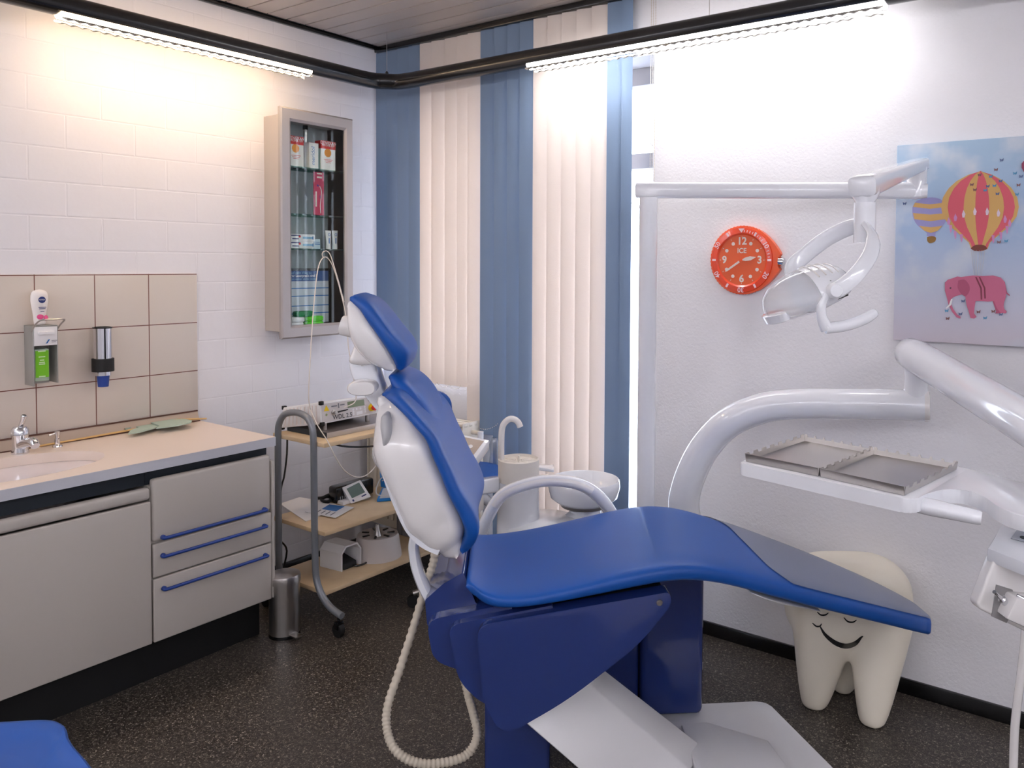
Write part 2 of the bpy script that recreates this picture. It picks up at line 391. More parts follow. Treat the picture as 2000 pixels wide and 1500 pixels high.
# worktop with an oval opening
wt = thing('worktop', (.28, -1.9, WT-.034), 'cream laminate worktop with pale edge strip holding the oval basin', 'worktop')
bc = onZ(20, 925, WT); be = V((.315, -1.72, WT)); ra, rb = .255, .175
pe = onZ(236, 895, WT); print('basin right', pe, 'front', onZ(60, 935, WT), 'back', onZ(120, 876, WT))
be = V((.30, pe.y-.27, WT)); ra, rb = .175, .27
def wring(z, sc=1.0): return [V((be.x+ra*sc*math.cos(2*PI*k/64), be.y+rb*sc*math.sin(2*PI*k/64), z)) for k in range(64)]
def rectring(z):
    out = []
    x0, x1, y0, y1 = .0125, XF+.006, Y1, Y0+.002
    cs = [math.atan2((yy-be.y)/1, (xx-be.x)/1) for xx in (x0, x1) for yy in (y0, y1)]
    for k in range(64):
        a = 2*PI*k/64; dx, dy = math.cos(a)*ra, math.sin(a)*rb
        tt = min(((x1-be.x)/dx if dx > 1e-9 else 9e9), ((x0-be.x)/dx if dx < -1e-9 else 9e9), ((y1-be.y)/dy if dy > 1e-9 else 9e9), ((y0-be.y)/dy if dy < -1e-9 else 9e9))
        out.append(V((be.x+dx*tt, be.y+dy*tt, z)))
    for xx in (x0, x1):
        for yy in (y0, y1):
            k = min(range(64), key=lambda i: (out[i].x-xx)**2+(out[i].y-yy)**2); out[k] = V((xx, yy, z))
    return out
MB().loft([wring(WT-.034), rectring(WT-.034), rectring(WT), wring(WT)], closed=True).build('slab', top_mat, wt)
MB().box((XF+.006, Y1, WT-.0345), (XF+.008, Y0+.002, WT-.0005)).build('edge_strip', edge_mat, wt)
up = [V((.0125, 0, WT)), V((.034, 0, WT)), V((.03, 0, WT+.012)), V((.016, 0, WT+.04)), V((.0125, 0, WT+.04))]
MB().prism([p+V((0, Y1, 0)) for p in up], (0, Y0-.004-Y1, 0)).build('upstand', trim_mat, wt)
MB().box((.0125, Y1, WT+.0395), (.0185, Y0-.003, WT+.0445)).box((.033, Y1, WT+.0002), (.037, Y0-.003, WT+.004)).build('seal', brown, wt)
bs = thing('washbasin', (be.x, be.y, WT-.15), 'oval pale acrylic washbasin set into the worktop', 'basin')
MB().loft([wring(WT-.0345, 1.02), wring(WT-.0345, 1.0), wring(WT-.04, .985), wring(WT-.08, .9), wring(WT-.12, .72), wring(WT-.135, .45), wring(WT-.138, .06), wring(WT-.144, .06), wring(WT-.141, .47), wring(WT-.127, .75), wring(WT-.085, .93), wring(WT-.04, 1.02)], cap=True).build('bowl', basin_mat, bs)
MB().lathe((be.x, be.y, WT-.1375), [(.0, 0), (.022, 0), (.024, .003), (.01, .004)], seg=20).build('drain', chrome, bs)
# sink cabinet
def front(b, y0, y1, z0, z1, r=.006, th=.018): return b.box((XF-th, y0, z0), (XF, y1, z1), r, 3)
ZB = .165
sc = thing('sink_cabinet', (.28, -2.1, ZB), 'cream sink cabinet with one wide plain front left of the drawers', 'cabinet')
MB().box((.02, Y1, ZB+.004), (XF-.019, YM-.001, .60)).box((.02, Y1, .60), (.1, YM-.001, .70)).build('body', cab_carc, sc)
bz = .655
front(MB(), Y1, YM-.003, bz+.003, .70, .012, .03).build('upper_panel', cab_mat, sc)
front(MB(), Y1, YM-.003, ZB, bz-.003, .004).build('door', cab_mat, sc)
MB().box((XF-.06, Y1, .70), (XF-.045, YM-.001, WT-.0345)).build('recess_rail', dark_gap, sc)
dc = thing('drawer_cabinet', (.28, -1.27, ZB), 'cream drawer cabinet with three blue bar handles at worktop end', 'cabinet')
MB().box((.02, YM+.001, ZB+.004), (XF-.019, Y0, .70)).box((XF-.02, Y0-.012, ZB+.002), (XF+.002, Y0, .70), .004).build('body', cab_carc, dc)
MB().box((XF-.06, YM+.001, .70), (XF-.045, Y0-.004, WT-.0345)).build('recess_rail', dark_gap, dc)
zz = [onX(299, y, XF).z for y in (1063, 1132)]
cuts = [(zz[0]+.003, .725), (zz[1]+.003, zz[0]-.003), (ZB, zz[1]-.003)]
hl = [((325, 1047), (519, 1000)), ((325, 1083), (519, 1032)), ((327, 1147), (521, 1090))]
for k, ((z0, z1), (h0, h1)) in enumerate(zip(cuts, hl)):
    d = front(MB(), YM+.003, Y0-.014, z0, z1, .012 if k == 0 else .004, .03 if k == 0 else .018).build('drawer', cab_mat, dc)
    p, q = onX(*h0, XF+.02), onX(*h1, XF+.02); q.z = p.z = (p.z+q.z)/2
    b = MB().tube(smooth([p+V((-.018, -.004, 0)), p+V((-.004, -.002, 0)), p+V((0, .012, 0)), p.lerp(q, .5), q-V((0, .012, 0)), q+V((-.004, .002, 0)), q+V((-.018, .004, 0))], 40), [.006 if 4 < i < 35 else .0085 for i in range(40)], 10)
    b.build('handle', handle_blue, d)
tag(MB().box((.06, Y1, 0), (XF-.09, Y0-.01, ZB-.0005)).build('cabinet_plinth', black_matt), 'black recessed plinth under the sink and drawer cabinets', 'plinth')
# faucet
fz = WT
fb = onZ(30, 882, fz); fb = V((max(fb.x, .09), fb.y, fz))
fa = thing('mixer_tap', fb, 'chrome single lever mixer tap behind the basin', 'tap')
print('tap', fb, onZ(110, 872, fz))
MB().lathe(fb, [(.0, 0), (.027, 0), (.027, .006), (.024, .02), (.0245, .055), (.027, .066), (.0, .066)], seg=28).build('tap_body', chrome, fa)
MB().tube(smooth([fb+V((.01, 0, .03)), fb+V((.06, .0, .045)), fb+V((.105, 0, .052)), fb+V((.125, 0, .042))], 14), [.017]*10+[.016, .015, .014, .0135], 14).build('spout', chrome, fa)
MB().lathe(fb+V((0, 0, .066)), [(.0, 0), (.0275, .001), (.0265, .018), (.02, .027), (.0, .03)], seg=28).build('lever_cap', chrome, fa)
MB().tube(smooth([fb+V((0, 0, .09)), fb+V((.012, .003, .11)), fb+V((.022, .006, .135))], 10), [.008]*7+[.009, .0095, .007], 12).build('lever', chrome, fa)
MB().lathe(fb+V((.0, .022, .04)), [(.0, 0), (.009, 0), (.011, .012), (.011, .018), (.0, .021)], axis=(.3, 1, .1), seg=16).build('knob', chrome, fa)
sb = onZ(112, 872, fz)
sb = V((sb.x, sb.y, fz)); so = thing('soap_pump', sb, 'small chrome soap pump on worktop right of the tap', 'soap dispenser')
MB().lathe(sb, [(.0, 0), (.017, 0), (.016, .004), (.009, .008), (.0085, .028), (.006, .03), (.006, .042), (.0, .042)], seg=20).build('pump_body', chrome, so)
MB().lathe(sb+V((0, 0, .042)), [(.0, 0), (.009, 0), (.009, .012), (.0, .014)], seg=20).build('pump_head', chrome, so)
MB().tube([sb+V((0, -.006, .049)), sb+V((.006, -.03, .045))], .0035, 10).build('nozzle', chrome, so)
# leaf wands
def leafpoly(pts, z): return [onZ(px, py, z) for px, py in pts]
l1 = thing('leaf_wand', onZ(150, 848, WT), 'pale green notched leaf shape on a wooden stick, nearest the tap', 'decoration', 'leaf shapes on sticks')
MB().prism(leafpoly([(238, 834), (243, 830), (262, 826), (290, 822), (305, 826), (313, 833), (300, 838), (275, 845), (250, 849), (255, 842), (272, 836), (262, 834), (246, 840)], WT+.014), (0, 0, .004)).build('leaf', sage, l1)
MB().tube([V((max(p.x, .043), p.y, p.z)) for p in (onZ(53, 864, WT+.005), onZ(150, 847, WT+.008), onZ(248, 832, WT+.011))], .0035, 8).build('stick', wood_s, l1)
l2 = thing('leaf_wand', onZ(330, 830, WT), 'pale green broad leaf shape on a stick, lying toward the worktop corner', 'decoration', 'leaf shapes on sticks')
MB().prism(leafpoly([(292, 826), (305, 820), (325, 816), (340, 815), (345, 819), (362, 820), (375, 823), (372, 827), (350, 832), (322, 836), (305, 838), (312, 833)], WT+.02), (0, 0, .004)).build('leaf', sage, l2)
MB().tube([V((max(p.x, .043), p.y, p.z)) for p in (onZ(297, 822, WT+.018), onZ(345, 818, WT+.022), onZ(388, 814.5, WT+.007))], .0035, 8).build('stick', wood_s, l2)

# ------------------------------------------------------------------ wall dispensers
X0 = .0121
def wl(px, py, x): return onX(px, py, x)
sd = thing('hand_soap_dispenser', wl(80, 755, .05), 'grey metal lever dispenser with green bottle on the tiles', 'soap dispenser')
xo = .085
a, bb_, cc_, dd_ = wl(66, 637, xo), wl(111, 637, xo), wl(111, 752, xo), wl(66, 755, xo)
yl, yr, zt, zb_ = a.y, bb_.y, a.z, dd_.z
b = MB().box((X0, yl-.004, zb_), (xo, yl, zt), .001).box((X0, yr, zb_+.004), (xo, yr+.003, zt), .001).box((X0, yl, zb_), (X0+.003, yr, zt)).box((X0, yl, zt-.003), (xo, yr, zt))
b.build('housing', mat('dispenser_grey', (164, 164, 160), .4, .4), sd)
zp = wl(70, 676, xo).z
MB().box((xo-.004, yl, zp), (xo+.002, yr, zt-.004), .001).box((xo, yl+.012, zt-.032), (xo+.016, yr-.012, zt-.02), .003).build('front_plate', white_pl, sd)
b = MB()
pm = V((xo+.003, (yl+yr)/2+.006, zp+.014))
b.obox(pm, (0, .003, .001), (0, .004, .007), (.0004, 0, 0)).build('logo', blue_p, sd)
b = MB()
for k in range(2): b.box((xo+.0022, pm.y+.012, pm.z-.004+.005*k), (xo+.0026, pm.y+.026+.004*k, pm.z-.002+.005*k))
b.build('lettering', grey_p, sd)
zbt, zbb = wl(80, 681, .06).z, wl(80, 744, .06).z
bl = MB().box((.025, yl+.005, zbb), (.072, yr-.02, zbt), .005).build('bottle', mat('frosted_plastic', (170, 190, 170), .3), sd)
MB().box((.0722, yl+.008, zbb+.014), (.0728, yr-.023, zbt-.006)).build('label', green_l, bl)
for k, (wd, dz) in enumerate(((.8, -.01), (.7, -.03), (.45, -.042), (.6, -.05), (.65, -.056), (.7, -.1))):
    yc_ = (yl+yr)/2-.008; b = MB(); b.box((.0729, yc_-wd*.015, zbt+dz), (.0732, yc_+wd*.015, zbt+dz+.004)).build('text_line', mat('pale_green_print', (214, 240, 190), .5), bl)
zl = zt+.022
b = MB().tube(smooth([(xo-.01, yl-.003, zt-.02), (xo+.01, yl-.002, zt), (xo+.05, yl+.002, zl), (xo+.062, (yl+yr)/2, zl+.002), (xo+.05, yr+.004, zl), (xo+.01, yr+.006, zt), (xo-.03, yr+.006, zt-.03)], 50), .0028, 8)
b.build('lever', steel, sd)
lb = wl(80, 634, .05)
ln = thing('lotion_bottle', (.05, lb.y, zt+.001), 'white upside-down lotion bottle with round navy badge standing on grey dispenser', 'bottle')
zT = wl(75, 566, .05).z; h = zT-zt; rr = [(.012, 0), (.017, .02), (.019, .12), (.021, .3), (.025, .5), (.028, .7), (.027, .85), (.022, .94), (.012, .985), (.002, 1)]
b = MB(); yc0 = wl(77, 600, .05).y
pr = catmull(rr, 30)
b.loft([[V((.05+.62*max(r, .001)*math.sin(2*PI*k/24), yc0+max(r, .001)*math.cos(2*PI*k/24), zt+.001+h*u)) for k in range(24)] for r, u in pr]).build('bottle_body', mat('lotion_white', (246, 240, 236), .3), ln)
MB().lathe((.05+.0165, yc0+.002, zt+h*.72), [(.0, 0), (.0115, 0), (.0115, .0016), (0, .0016)], axis=(1, 0, 0), seg=24).build('badge', navy, ln)
MB().merge_text('NIVEA', .0068, (.0682, yc0+.002, zt+h*.72), EY, EZ, .0003, bold=.01).build('badge_text', paper, ln)
b = MB()
for wd, u in ((.024, .5), (.02, .46), (.012, .38)): b.box((.0655, yc0+.003-wd/2, zt+h*u), (.067, yc0+.003+wd/2, zt+h*u+.002))
b.build('print', navy, ln)
MB().ball((.061, yc0-.002, zt+h*.24), .004, .011, .010).ball((.061, yc0+.016, zt+h*.2), .004, .007, .010).build('pink_flower', mat('pink_print', (244, 90, 150), .5), ln)
# cup dispenser
cp = wl(201, 700, .06); cu = thing('cup_dispenser', (.06, cp.y, 1.1), 'chrome tube cup dispenser with black collar on the tiles', 'cup dispenser')
zt_, zc1, zc0, zcb, zbb2 = [wl(201, y, .06).z for y in (640, 700, 725, 733, 755)]; ctr = V((.06, cp.y, 0)); r0 = .036*.85
b = MB(); n = 40; gap = .16
ang0 = math.radians(-10)
rings = []
for rad in (r0, r0-.0015):
    for z in ((zc0, zt_) if rad == r0 else (zt_, zc0)): rings.append([ctr+V((rad*math.cos(ang0+gap/2+(2*PI-gap)*k/n), rad*math.sin(ang0+gap/2+(2*PI-gap)*k/n), z)) for k in range(n+1)])
R_ = [b.vs(r) for r in rings]
for A, B in ((0, 1), (1, 2), (2, 3), (3, 0)):
    for k in range(n): b.face((R_[A][k], R_[A][k+1], R_[B][k+1], R_[B][k]))
b.face((R_[0][0], R_[1][0], R_[2][0], R_[3][0])); b.face((R_[0][n], R_[1][n], R_[2][n], R_[3][n]))
b.build('chrome_tube', chrome, cu)
MB().lathe(ctr+V((0, 0, zt_)), [(r0-.002, -.002), (r0+.003, -.002), (r0+.003, .003), (r0-.002, .003), (r0-.002, -.002)], seg=32, cap=False).build('rim', black, cu)
MB().lathe(ctr+V((0, 0, zc0)), [(r0-.003, 0), (r0+.007, 0), (r0+.007, zc1-zc0), (r0, zc1-zc0), (r0-.003, 0)], seg=32, cap=False).build('collar', black_matt, cu)
MB().box((X0, cp.y-.02, zc0+.002), (.04, cp.y+.02, zc1-.002), .002).box((X0, cp.y-.01, zt_-.02), (.035, cp.y+.01, zt_-.012)).build('bracket', black_matt, cu)
MB().lathe(ctr+V((0, 0, zcb)), [(.0, 0), (r0-.004, 0), (r0-.004, zc0-zcb), (0, zc0-zcb)], seg=32).build('lower_ring', chrome, cu)
tag(MB().lathe(ctr+V((0, 0, zbb2)), [(.0, 0), (.018, 0), (.0215, zcb-zbb2), (.0, zcb-zbb2)], seg=28).build('paper_cup', handle_blue), 'dark blue cup hanging below the chrome dispenser', 'cup')

# ------------------------------------------------------------------ wall display cabinet
XD = .15
fl, fr = onX(548, 208, XD), onX(688, 232, XD); flb, frb = onX(548, 662, XD), onX(690, 652, XD)
fy0, fy1, fz1, fz0 = (fl.y+flb.y)/2, (fr.y+frb.y)/2, (fl.z+fr.z)/2, (flb.z+frb.z)/2
by0 = onX(512, 400, .0).y; by0 = (by0+fy0+.02)/2; by0 = fy0+.02; by1 = fy1-.02; bz0, bz1 = fz0+.03, fz1-.03
print('display', fl, fr, flb, frb, onX(512, 232, 0))
wc = thing('display_cabinet', (.07, (fy0+fy1)/2, fz0), 'tall silver wall cabinet with a glass door above the trolley', 'cabinet')
b = MB().box((.001, by0, bz0), (XD-.016, by0+.014, bz1)).box((.001, by1-.014, bz0), (XD-.016, by1, bz1)).box((.001, by0+.014, bz0), (XD-.016, by1-.014, bz0+.014)).box((.001, by0+.014, bz1-.014), (XD-.016, by1-.014, bz1))
b.build('body', alu2, wc); MB().box((.0015, by0+.014, bz0+.014), (.006, by1-.014, bz1-.014)).build('back_panel', mat('cabinet_back_grey', (178, 182, 185), .5), wc)
iw = .058; iy0, iy1, iz0, iz1 = fy0+iw, fy1-iw*.75, fz0+iw, fz1-iw
b = MB()
outer = [(fy0, fz0), (fy1, fz0), (fy1, fz1), (fy0, fz1)]; inner = [(iy0, iz0), (iy1, iz0), (iy1, iz1), (iy0, iz1)]
rgs = []
for (o_, x) in ((0, XD-.015), (0, XD), (.12, XD+.006), (.8, XD+.003), (1, XD-.006), (1, XD-.015)):
    rgs.append([V((x, a[0]+(c[0]-a[0])*o_, a[1]+(c[1]-a[1])*o_)) for a, c in zip(outer, inner)])
b.loft(rgs, closed=True)
dr = b.build('door', alu, wc, 25); MB().box((XD-.012, iy0-.003, iz0-.003), (XD-.008, iy1+.003, iz1+.003)).build('glass', glass, dr)
def cz(y): return onX(600, y, .08).z
shz = [cz(331), cz(421), cz(487)]
for z in shz: MB().box((.0065, by0+.0145, z-.003), (XD-.02, by1-.0145, z+.003)).build('shelf', shelf_glass, wc)
def carton(name, label, x0, x1, y0, y1, z0, z1, m=paper, grp=None, cat='box'):
    t_ = thing(name, ((x0+x1)/2, (y0+y1)/2, z0), label, cat, grp); MB().box((x0, y0, z0), (x1, y1, z1), .0006, 1).build('carton', m, t_); return t_
xs = .085
def yy_(px, py=300, x=xs+.02): return onX(px, py, x).y
def zat(px, py, x=xs+.02): return onX(px, py, x).z
z0 = shz[0]+.003
for nm, pa, pb, pt, lb_, dd in (('a', 563, 593, 266, 'red and white medicine carton at left of the top glass shelf', 0), ('b', 627, 655, 276, 'red and white medicine carton at right of the top glass shelf', 0)):
    ya, yb, zt2 = yy_(pa), yy_(pb), zat((pa+pb)/2, pt)
    t_ = carton('medicine_carton', lb_, .06, xs+.02, ya, yb, z0, zt2, grp='medicine cartons on the top shelf')
    xx = xs+.0203; hh = zt2-z0; yc_ = (ya+yb)/2; wd = yb-ya
    MB().box((.0598, ya-.0002, zt2-hh*.27), (xx, yb+.0002, zt2+.0003)).build('red_top', red_p, t_)
    MB().lathe((xx, yc_-wd*.03, z0+hh*.6), [(0, 0), (wd*.24, 0), (wd*.2, .0006), (0, .001)], axis=EX, seg=20).build('orange_ball', orange_p, t_)
    MB().merge_text('DYNEXAN', wd*.23, (xx+.0003, yc_, zt2-hh*.07), EY, EZ, .0003, bold=.012).merge_text('PROAKTIV', wd*.19, (xx+.0003, yc_, zt2-hh*.145), EY, EZ, .0003, bold=.01).build('lettering', paper, t_)
    b = MB()
    for k in range(3): b.box((xx, yc_-wd*(.3-.06*k), z0+hh*(.36-.05*k)), (xx+.0003, yc_+wd*(.3-.06*k), z0+hh*(.375-.05*k)))
    b.build('small_print', red_p, t_)
ya, yb, zt2 = yy_(604), yy_(622), zat(612, 279)
t_ = carton('mouthwash_carton', 'narrow white and teal carton between the two red medicine cartons', .05, xs+.02, ya, yb, z0, zt2); xx = xs+.0203
MB().merge_text('meridol', (zt2-z0)*.23, (xx, (ya+yb)/2-.004, z0+(zt2-z0)*.5), EZ, -EY, .0003).build('lettering', blue_p, t_)
MB().box((xx-.02, yb, z0+.001), (xx, yb+.0004, zt2)).build('teal_side', teal_p, t_); MB().box((.0502, ya, zt2), (xx, yb, zt2+.0004)).build('red_lid', red_p, t_)
c_ = onX(580, 262, .04); t_ = thing('glass_flask', (.04, c_.y, z0), 'small clear flask half hidden behind the left medicine carton', 'flask')
MB().lathe((.04, c_.y, z0), [(0, 0), (.02, 0), (.022, .02), (.022, .08), (.012, .1), (.012, .125), (0, .125)], seg=20).build('flask_body', mat('smoky_glass', (150, 150, 148), .1, trans=.6), t_)
c_ = onX(595, 262, .04); t_ = thing('shaving_can', (.045, c_.y, z0), 'slim silver cylinder with black cap behind the cartons', 'can')
zt3 = onX(595, 245, .045).z
MB().lathe((.045, c_.y, z0), [(0, 0), (.011, 0), (.011, zt3-z0-.02), (0, zt3-z0-.02)], seg=20).build('can_body', steel, t_)
MB().lathe((.045, c_.y, zt3-.02), [(0, 0), (.0115, 0), (.0115, .02), (0, .022)], seg=20).build('cap', black, t_)
# toothbrush blister
z1 = shz[1]+.003; ya, yb, zt2 = yy_(615), yy_(634.5), zat(625, 336)
t_ = carton('toothbrush_pack', 'raspberry red toothbrush pack standing on the middle glass shelf', xs+.005, xs+.012, ya, yb, z1, zt2, pinkred); hh = zt2-z1; xx = xs+.0122; yc_ = (ya+yb)/2; wd = yb-ya
MB().tube(smooth([(xx, yc_+wd*.15, z1+hh*.05), (xx, yc_+wd*.12, z1+hh*.25), (xx, yc_+wd*.2, z1+hh*.42), (xx, yc_+wd*.22, z1+hh*.58), (xx, yc_+wd*.05, z1+hh*.68)], 20), .0022, 6).build('brush', paper, t_)
b = MB().ball((xx, yc_-wd*.12, z1+hh*.69), .002, .005, .005).ball((xx, yc_+wd*.1, z1+hh*.43), .001, .002, .008)
b.build('brush_head', mat('violet_print', (90, 60, 150), .5), t_)
MB().box((xx, yc_-wd*.2, z1+hh*.86), (xx+.0003, yc_+wd*.3, z1+hh*.9)).build('lettering', pale, t_)
MB().box((xx, yc_-wd*.2, z1+hh*.95), (xx+.0003, yc_+wd*.3, z1+hh*.98)).build('lettering', pale, t_)
MB().box((xx, yc_-wd*.35, z1+hh*.2), (xx+.0003, yc_-wd*.22, z1+hh*.55)).build('lettering', pale, t_)
# third shelf
z2 = shz[2]+.003
ya, ym, yb = yy_(566), yy_(586), yy_(614)
zs_ = [zat(590, 487), zat(590, 473), zat(590, 459)]; hh = (zs_[2]-zs_[0])/2
for k, wh in enumerate(('lower of two', 'upper of two')):
    t_ = carton('toothpaste_box', wh+' flat white toothpaste boxes stacked at left of the third shelf', .05, xs+.02, ya, yb-.006*(k == 0), z2+hh*k+.0004*k, z2+hh*(k+1), grp='stacked toothpaste boxes'); xx = xs+.0203
    MB().box((xx, ya, z2+hh*(k+.72)), (xx+.0003, ym, z2+hh*(k+.85))).box((xx, ya+.01, z2+hh*(k+.25)), (xx+.0003, ym-.01, z2+hh*(k+.4))).build('navy_stripe', navy, t_)
    MB().ball((xx, ym-.004, z2+hh*(k+.66)), .0005, .006, .005).build('red_dot', red_p, t_)
    MB().box((xx, ym+.012, z2+hh*(k+.35)), (xx+.0003, yb-.012, z2+hh*(k+.65))).build('blue_print', ltblue_p, t_)
    MB().box((xx, yb-.013, z2+hh*(k+.3)), (xx+.0004, yb-.008, z2+hh*(k+.75))).build('blue_mark', blue_p, t_)
ya, yb = yy_(614.5), yy_(626)
t_ = carton('small_carton', 'small pale blue carton right of the stacked toothpaste boxes', .06, xs+.015, ya, yb, z2, zat(620, 467), mat('pale_blue_card', (196, 214, 222), .6))
MB().box((xs+.0153, ya+.002, z2+.02), (xs+.0156, yb-.002, z2+.024)).box((xs+.0153, ya+.002, z2+.03), (xs+.0156, yb-.003, z2+.032)).build('print', blue_p, t_)
for pa, pb, lb_ in ((637, 648, 'small white cream tube standing on its cap, left one of the pair'), (650, 661, 'small white cream tube standing on its cap, right one of the pair')):
    ya, yb = yy_(pa), yy_(pb); yc_ = (ya+yb)/2; wd = (yb-ya)/2; zt2 = zat(pa, 450); t_ = thing('cream_tube', (xs, yc_, z2), lb_, 'tube', 'cream tubes on the third shelf'); hh = zt2-z2
    MB().loft([[V((xs+.02-.008+.009*max(1-u*.95, .06)*math.sin(2*PI*k/20), yc_+wd*(.72+.35*u)*math.cos(2*PI*k/20), z2+hh*(.22+.78*u))) for k in range(20)] for u in (0, .1, .3, .6, .85, 1)]).build('tube_body', paper, t_)
    MB().cyl((xs+.012, yc_, z2), (xs+.012, yc_, z2+hh*.22), wd*.72).build('tube_cap', white_pl, t_)
    MB().lathe((xs+.0195, yc_, z2+hh*.78), [(wd*.3, 0), (wd*.42, 0), (wd*.42, .0005), (wd*.3, .0005), (wd*.3, 0)], axis=EX, seg=16, cap=False).box((xs+.0195, yc_-wd*.15, z2+hh*.3), (xs+.0203, yc_+wd*.1, z2+hh*.6)).build('print', blue_p, t_)
# framed notice
zb0 = bz0+.0142
nf = thing('framed_notice', (.05, 0, zb0), 'black framed notice with blue heading leaning inside the cabinet base', 'picture frame')
XN = .05
def q(px, py): return onX(px, py, XN)
yl_, yr_, zt_n = by0+.015, q(647, 530).y, q(600, 524).z
nf.location = (XN, (yl_+yr_)/2, zb0); fwd = .012
b = MB().box((XN-.012, yl_, zb0), (XN, yl_+fwd, zt_n)).box((XN-.012, yr_-fwd, zb0), (XN, yr_, zt_n)).box((XN-.012, yl_+fwd, zb0), (XN, yr_-fwd, zb0+fwd)).box((XN-.012, yl_+fwd, zt_n-fwd), (XN, yr_-fwd, zt_n))
b.build('frame', black, nf)
MB().box((XN-.01, yl_+fwd, zb0+fwd), (XN-.006, yr_-fwd, zt_n-fwd)).build('sheet', mat('notice_paper', (204, 210, 218), .5), nf)
zh = q(600, 549).z; xx = XN-.0058
MB().box((xx-.0002, yl_+fwd, zh), (xx, yr_-fwd, zt_n-fwd)).build('heading_band', mat('notice_blue', (70, 96, 150), .5), nf)
yc_ = (yl_+yr_)/2; hd = zt_n-fwd-zh
MB().merge_text('auf dem Weg zu', hd*.36, (xx, yc_-.01, zt_n-fwd-hd*.2), EY, EZ, .0003).merge_text('schon weiter als Sie denken', hd*.3, (xx, yc_, zh+hd*.2), EY, EZ, .0003).build('heading_text', ltblue_p, nf)
MB().merge_text('Ihrer Laserpraxis sind S', hd*.34, (xx, yc_, zh+hd*.52), EY, EZ, .0003, bold=.012).build('heading_bold', paper, nf)
b = MB()
for y in (563, 578, 597, 612): zq = q(600, y).z; b.box((xx-.0002, yl_+fwd, zq-.0022), (xx+.0001, yr_-fwd, zq+.0022))
b.build('blue_lines', blue_p, nf)
def pill(label, pa, pb, pyt, pyb, m, x):
    ya, yb, zt2, zb2 = onX(pa, 600, x).y, onX(pb, 600, x).y, onX(600, pyt, x).z, onX(600, pyb, x).z; yc_ = (ya+yb)/2; zc = (zt2+zb2)/2; hh = (zt2-zb2)/2-.0003; L = (yb-ya)/2
    t_ = thing('retainer_case', (x, yc_, zb2), label, 'case', 'dental retainer cases in the cabinet base')
    for nm, s_ in (('case_base', -1), ('case_lid', 1)):
        rg = []
        for u, k in ((0, 1), (.55, 1), (.85, .93), (1, .8)):
            rg.append([V((x+.026*k*math.copysign(abs(math.sin(2*PI*i/32))**.7, math.sin(2*PI*i/32)), yc_+L*k*math.copysign(abs(math.cos(2*PI*i/32))**.7, math.cos(2*PI*i/32)), zc+s_*(hh*u+.0003))) for i in range(32)])
        MB().loft(rg).build(nm, m, t_)
    return t_
xp = .1
gz = onX(600, 631, xp).z; off = zb0-gz
gpx = [onX(610, y, xp).z for y in (631, 621, 611, 600)]
pill('bright green case at the cabinet base, under another green case', 594, 629, 621, 631, green_s, xp).location.z += off
pill('bright green case lying on another bright green case', 594, 629, 611, 621, green_s, xp).location.z += off
pill('dark green case on top of the green and white cases', 574, 609, 600, 611, green_d, xp).location.z += off
pill('white case at the cabinet base, under another white case', 560, 590, 621, 631, white_pl, xp).location.z += off
pill('white case lying on another white case below dark green one', 562, 592, 611, 621, white_pl, xp).location.z += off

# ------------------------------------------------------------------ light rail with fluorescent lamps
RZ = 2.33; rx, ry = .235, -.185; rr_ = .037
lr = thing('light_rail', (rx, ry, RZ), 'black tubular light rail hung below the ceiling, two lit lamps', 'lamp')
c = .16
path = [V((rx, RY+.25, RZ)), V((rx, ry-c-.02, RZ))] + smooth([V((rx, ry-c, RZ)), V((rx+.012, ry-c*.55, RZ)), V((rx+c*.3, ry-c*.3, RZ)), V((rx+c*.55, ry-.012, RZ)), V((rx+c, ry, RZ))], 14) + [V((rx+c+.02, ry, RZ)), V((RX-.25, ry, RZ))]
MB().tube(path, rr_, 20).build('rail_tube', black, lr)
b = MB(); cp = V((rx+.03, ry-.03, RZ)); b.lathe(cp+V((0, 0, rr_-.003)), [(0, 0), (.008, 0), (.008, .014), (.003, .02), (0, .02)], seg=12); b.build('hanger', black, lr)
b = MB()
for p in (cp, V((1.95, ry, RZ)), V((rx, -2.5, RZ)), V((3.9, ry, RZ))): b.cyl((p.x, p.y, RZ+rr_-.002), (p.x, p.y, H), .0012, seg=6)
b.build('suspension_wire', steel, lr)
def lamp(p, q, m, zig):
    p, q = V(p), V(q); d = (q-p).normalized(); L = (q-p).length; side = d.cross(EZ).normalized()
    o = MB().tube([p+V((0, 0, -.028)), q+V((0, 0, -.028))], .02, 14, r2=.026).build('lit_lamp', m, lr)
    b = MB(); n = int(L/.018)
    for s_ in (1, -1):
        pts = []
        for k in range(n+1):
            pts.append(p+d*(L*k/n)+side*s_*.033+V((0, 0, -.051-(.006 if k % 2 else 0))))
        for k in range(n):
            a_, b2 = pts[k], pts[k+1]; a2, b3 = a_.copy(), b2.copy(); a2.z = b3.z = RZ-.0455
            b.hexa([a_-side*s_*.0015, b2-side*s_*.0015, b3-side*s_*.0015, a2-side*s_*.0015], [a_, b2, b3, a2])
    b.build('louver', louver, lr)
onr = lambda px, py: onZ(px, py, RZ-.03)
ly0, ly1 = onr(108, 28).y, onr(618, 138).y; lx0, lx1 = onr(1034, 128).x, onr(1742, 18).x
print('lamps', onr(108, 28), onr(618, 138), onr(1034, 128), onr(1742, 18))
lamp((rx, ly0, RZ), (rx, ly1, RZ), lamp_w, 1); lamp((lx0, ry, RZ), (lx1, ry, RZ), lamp_c, 1)
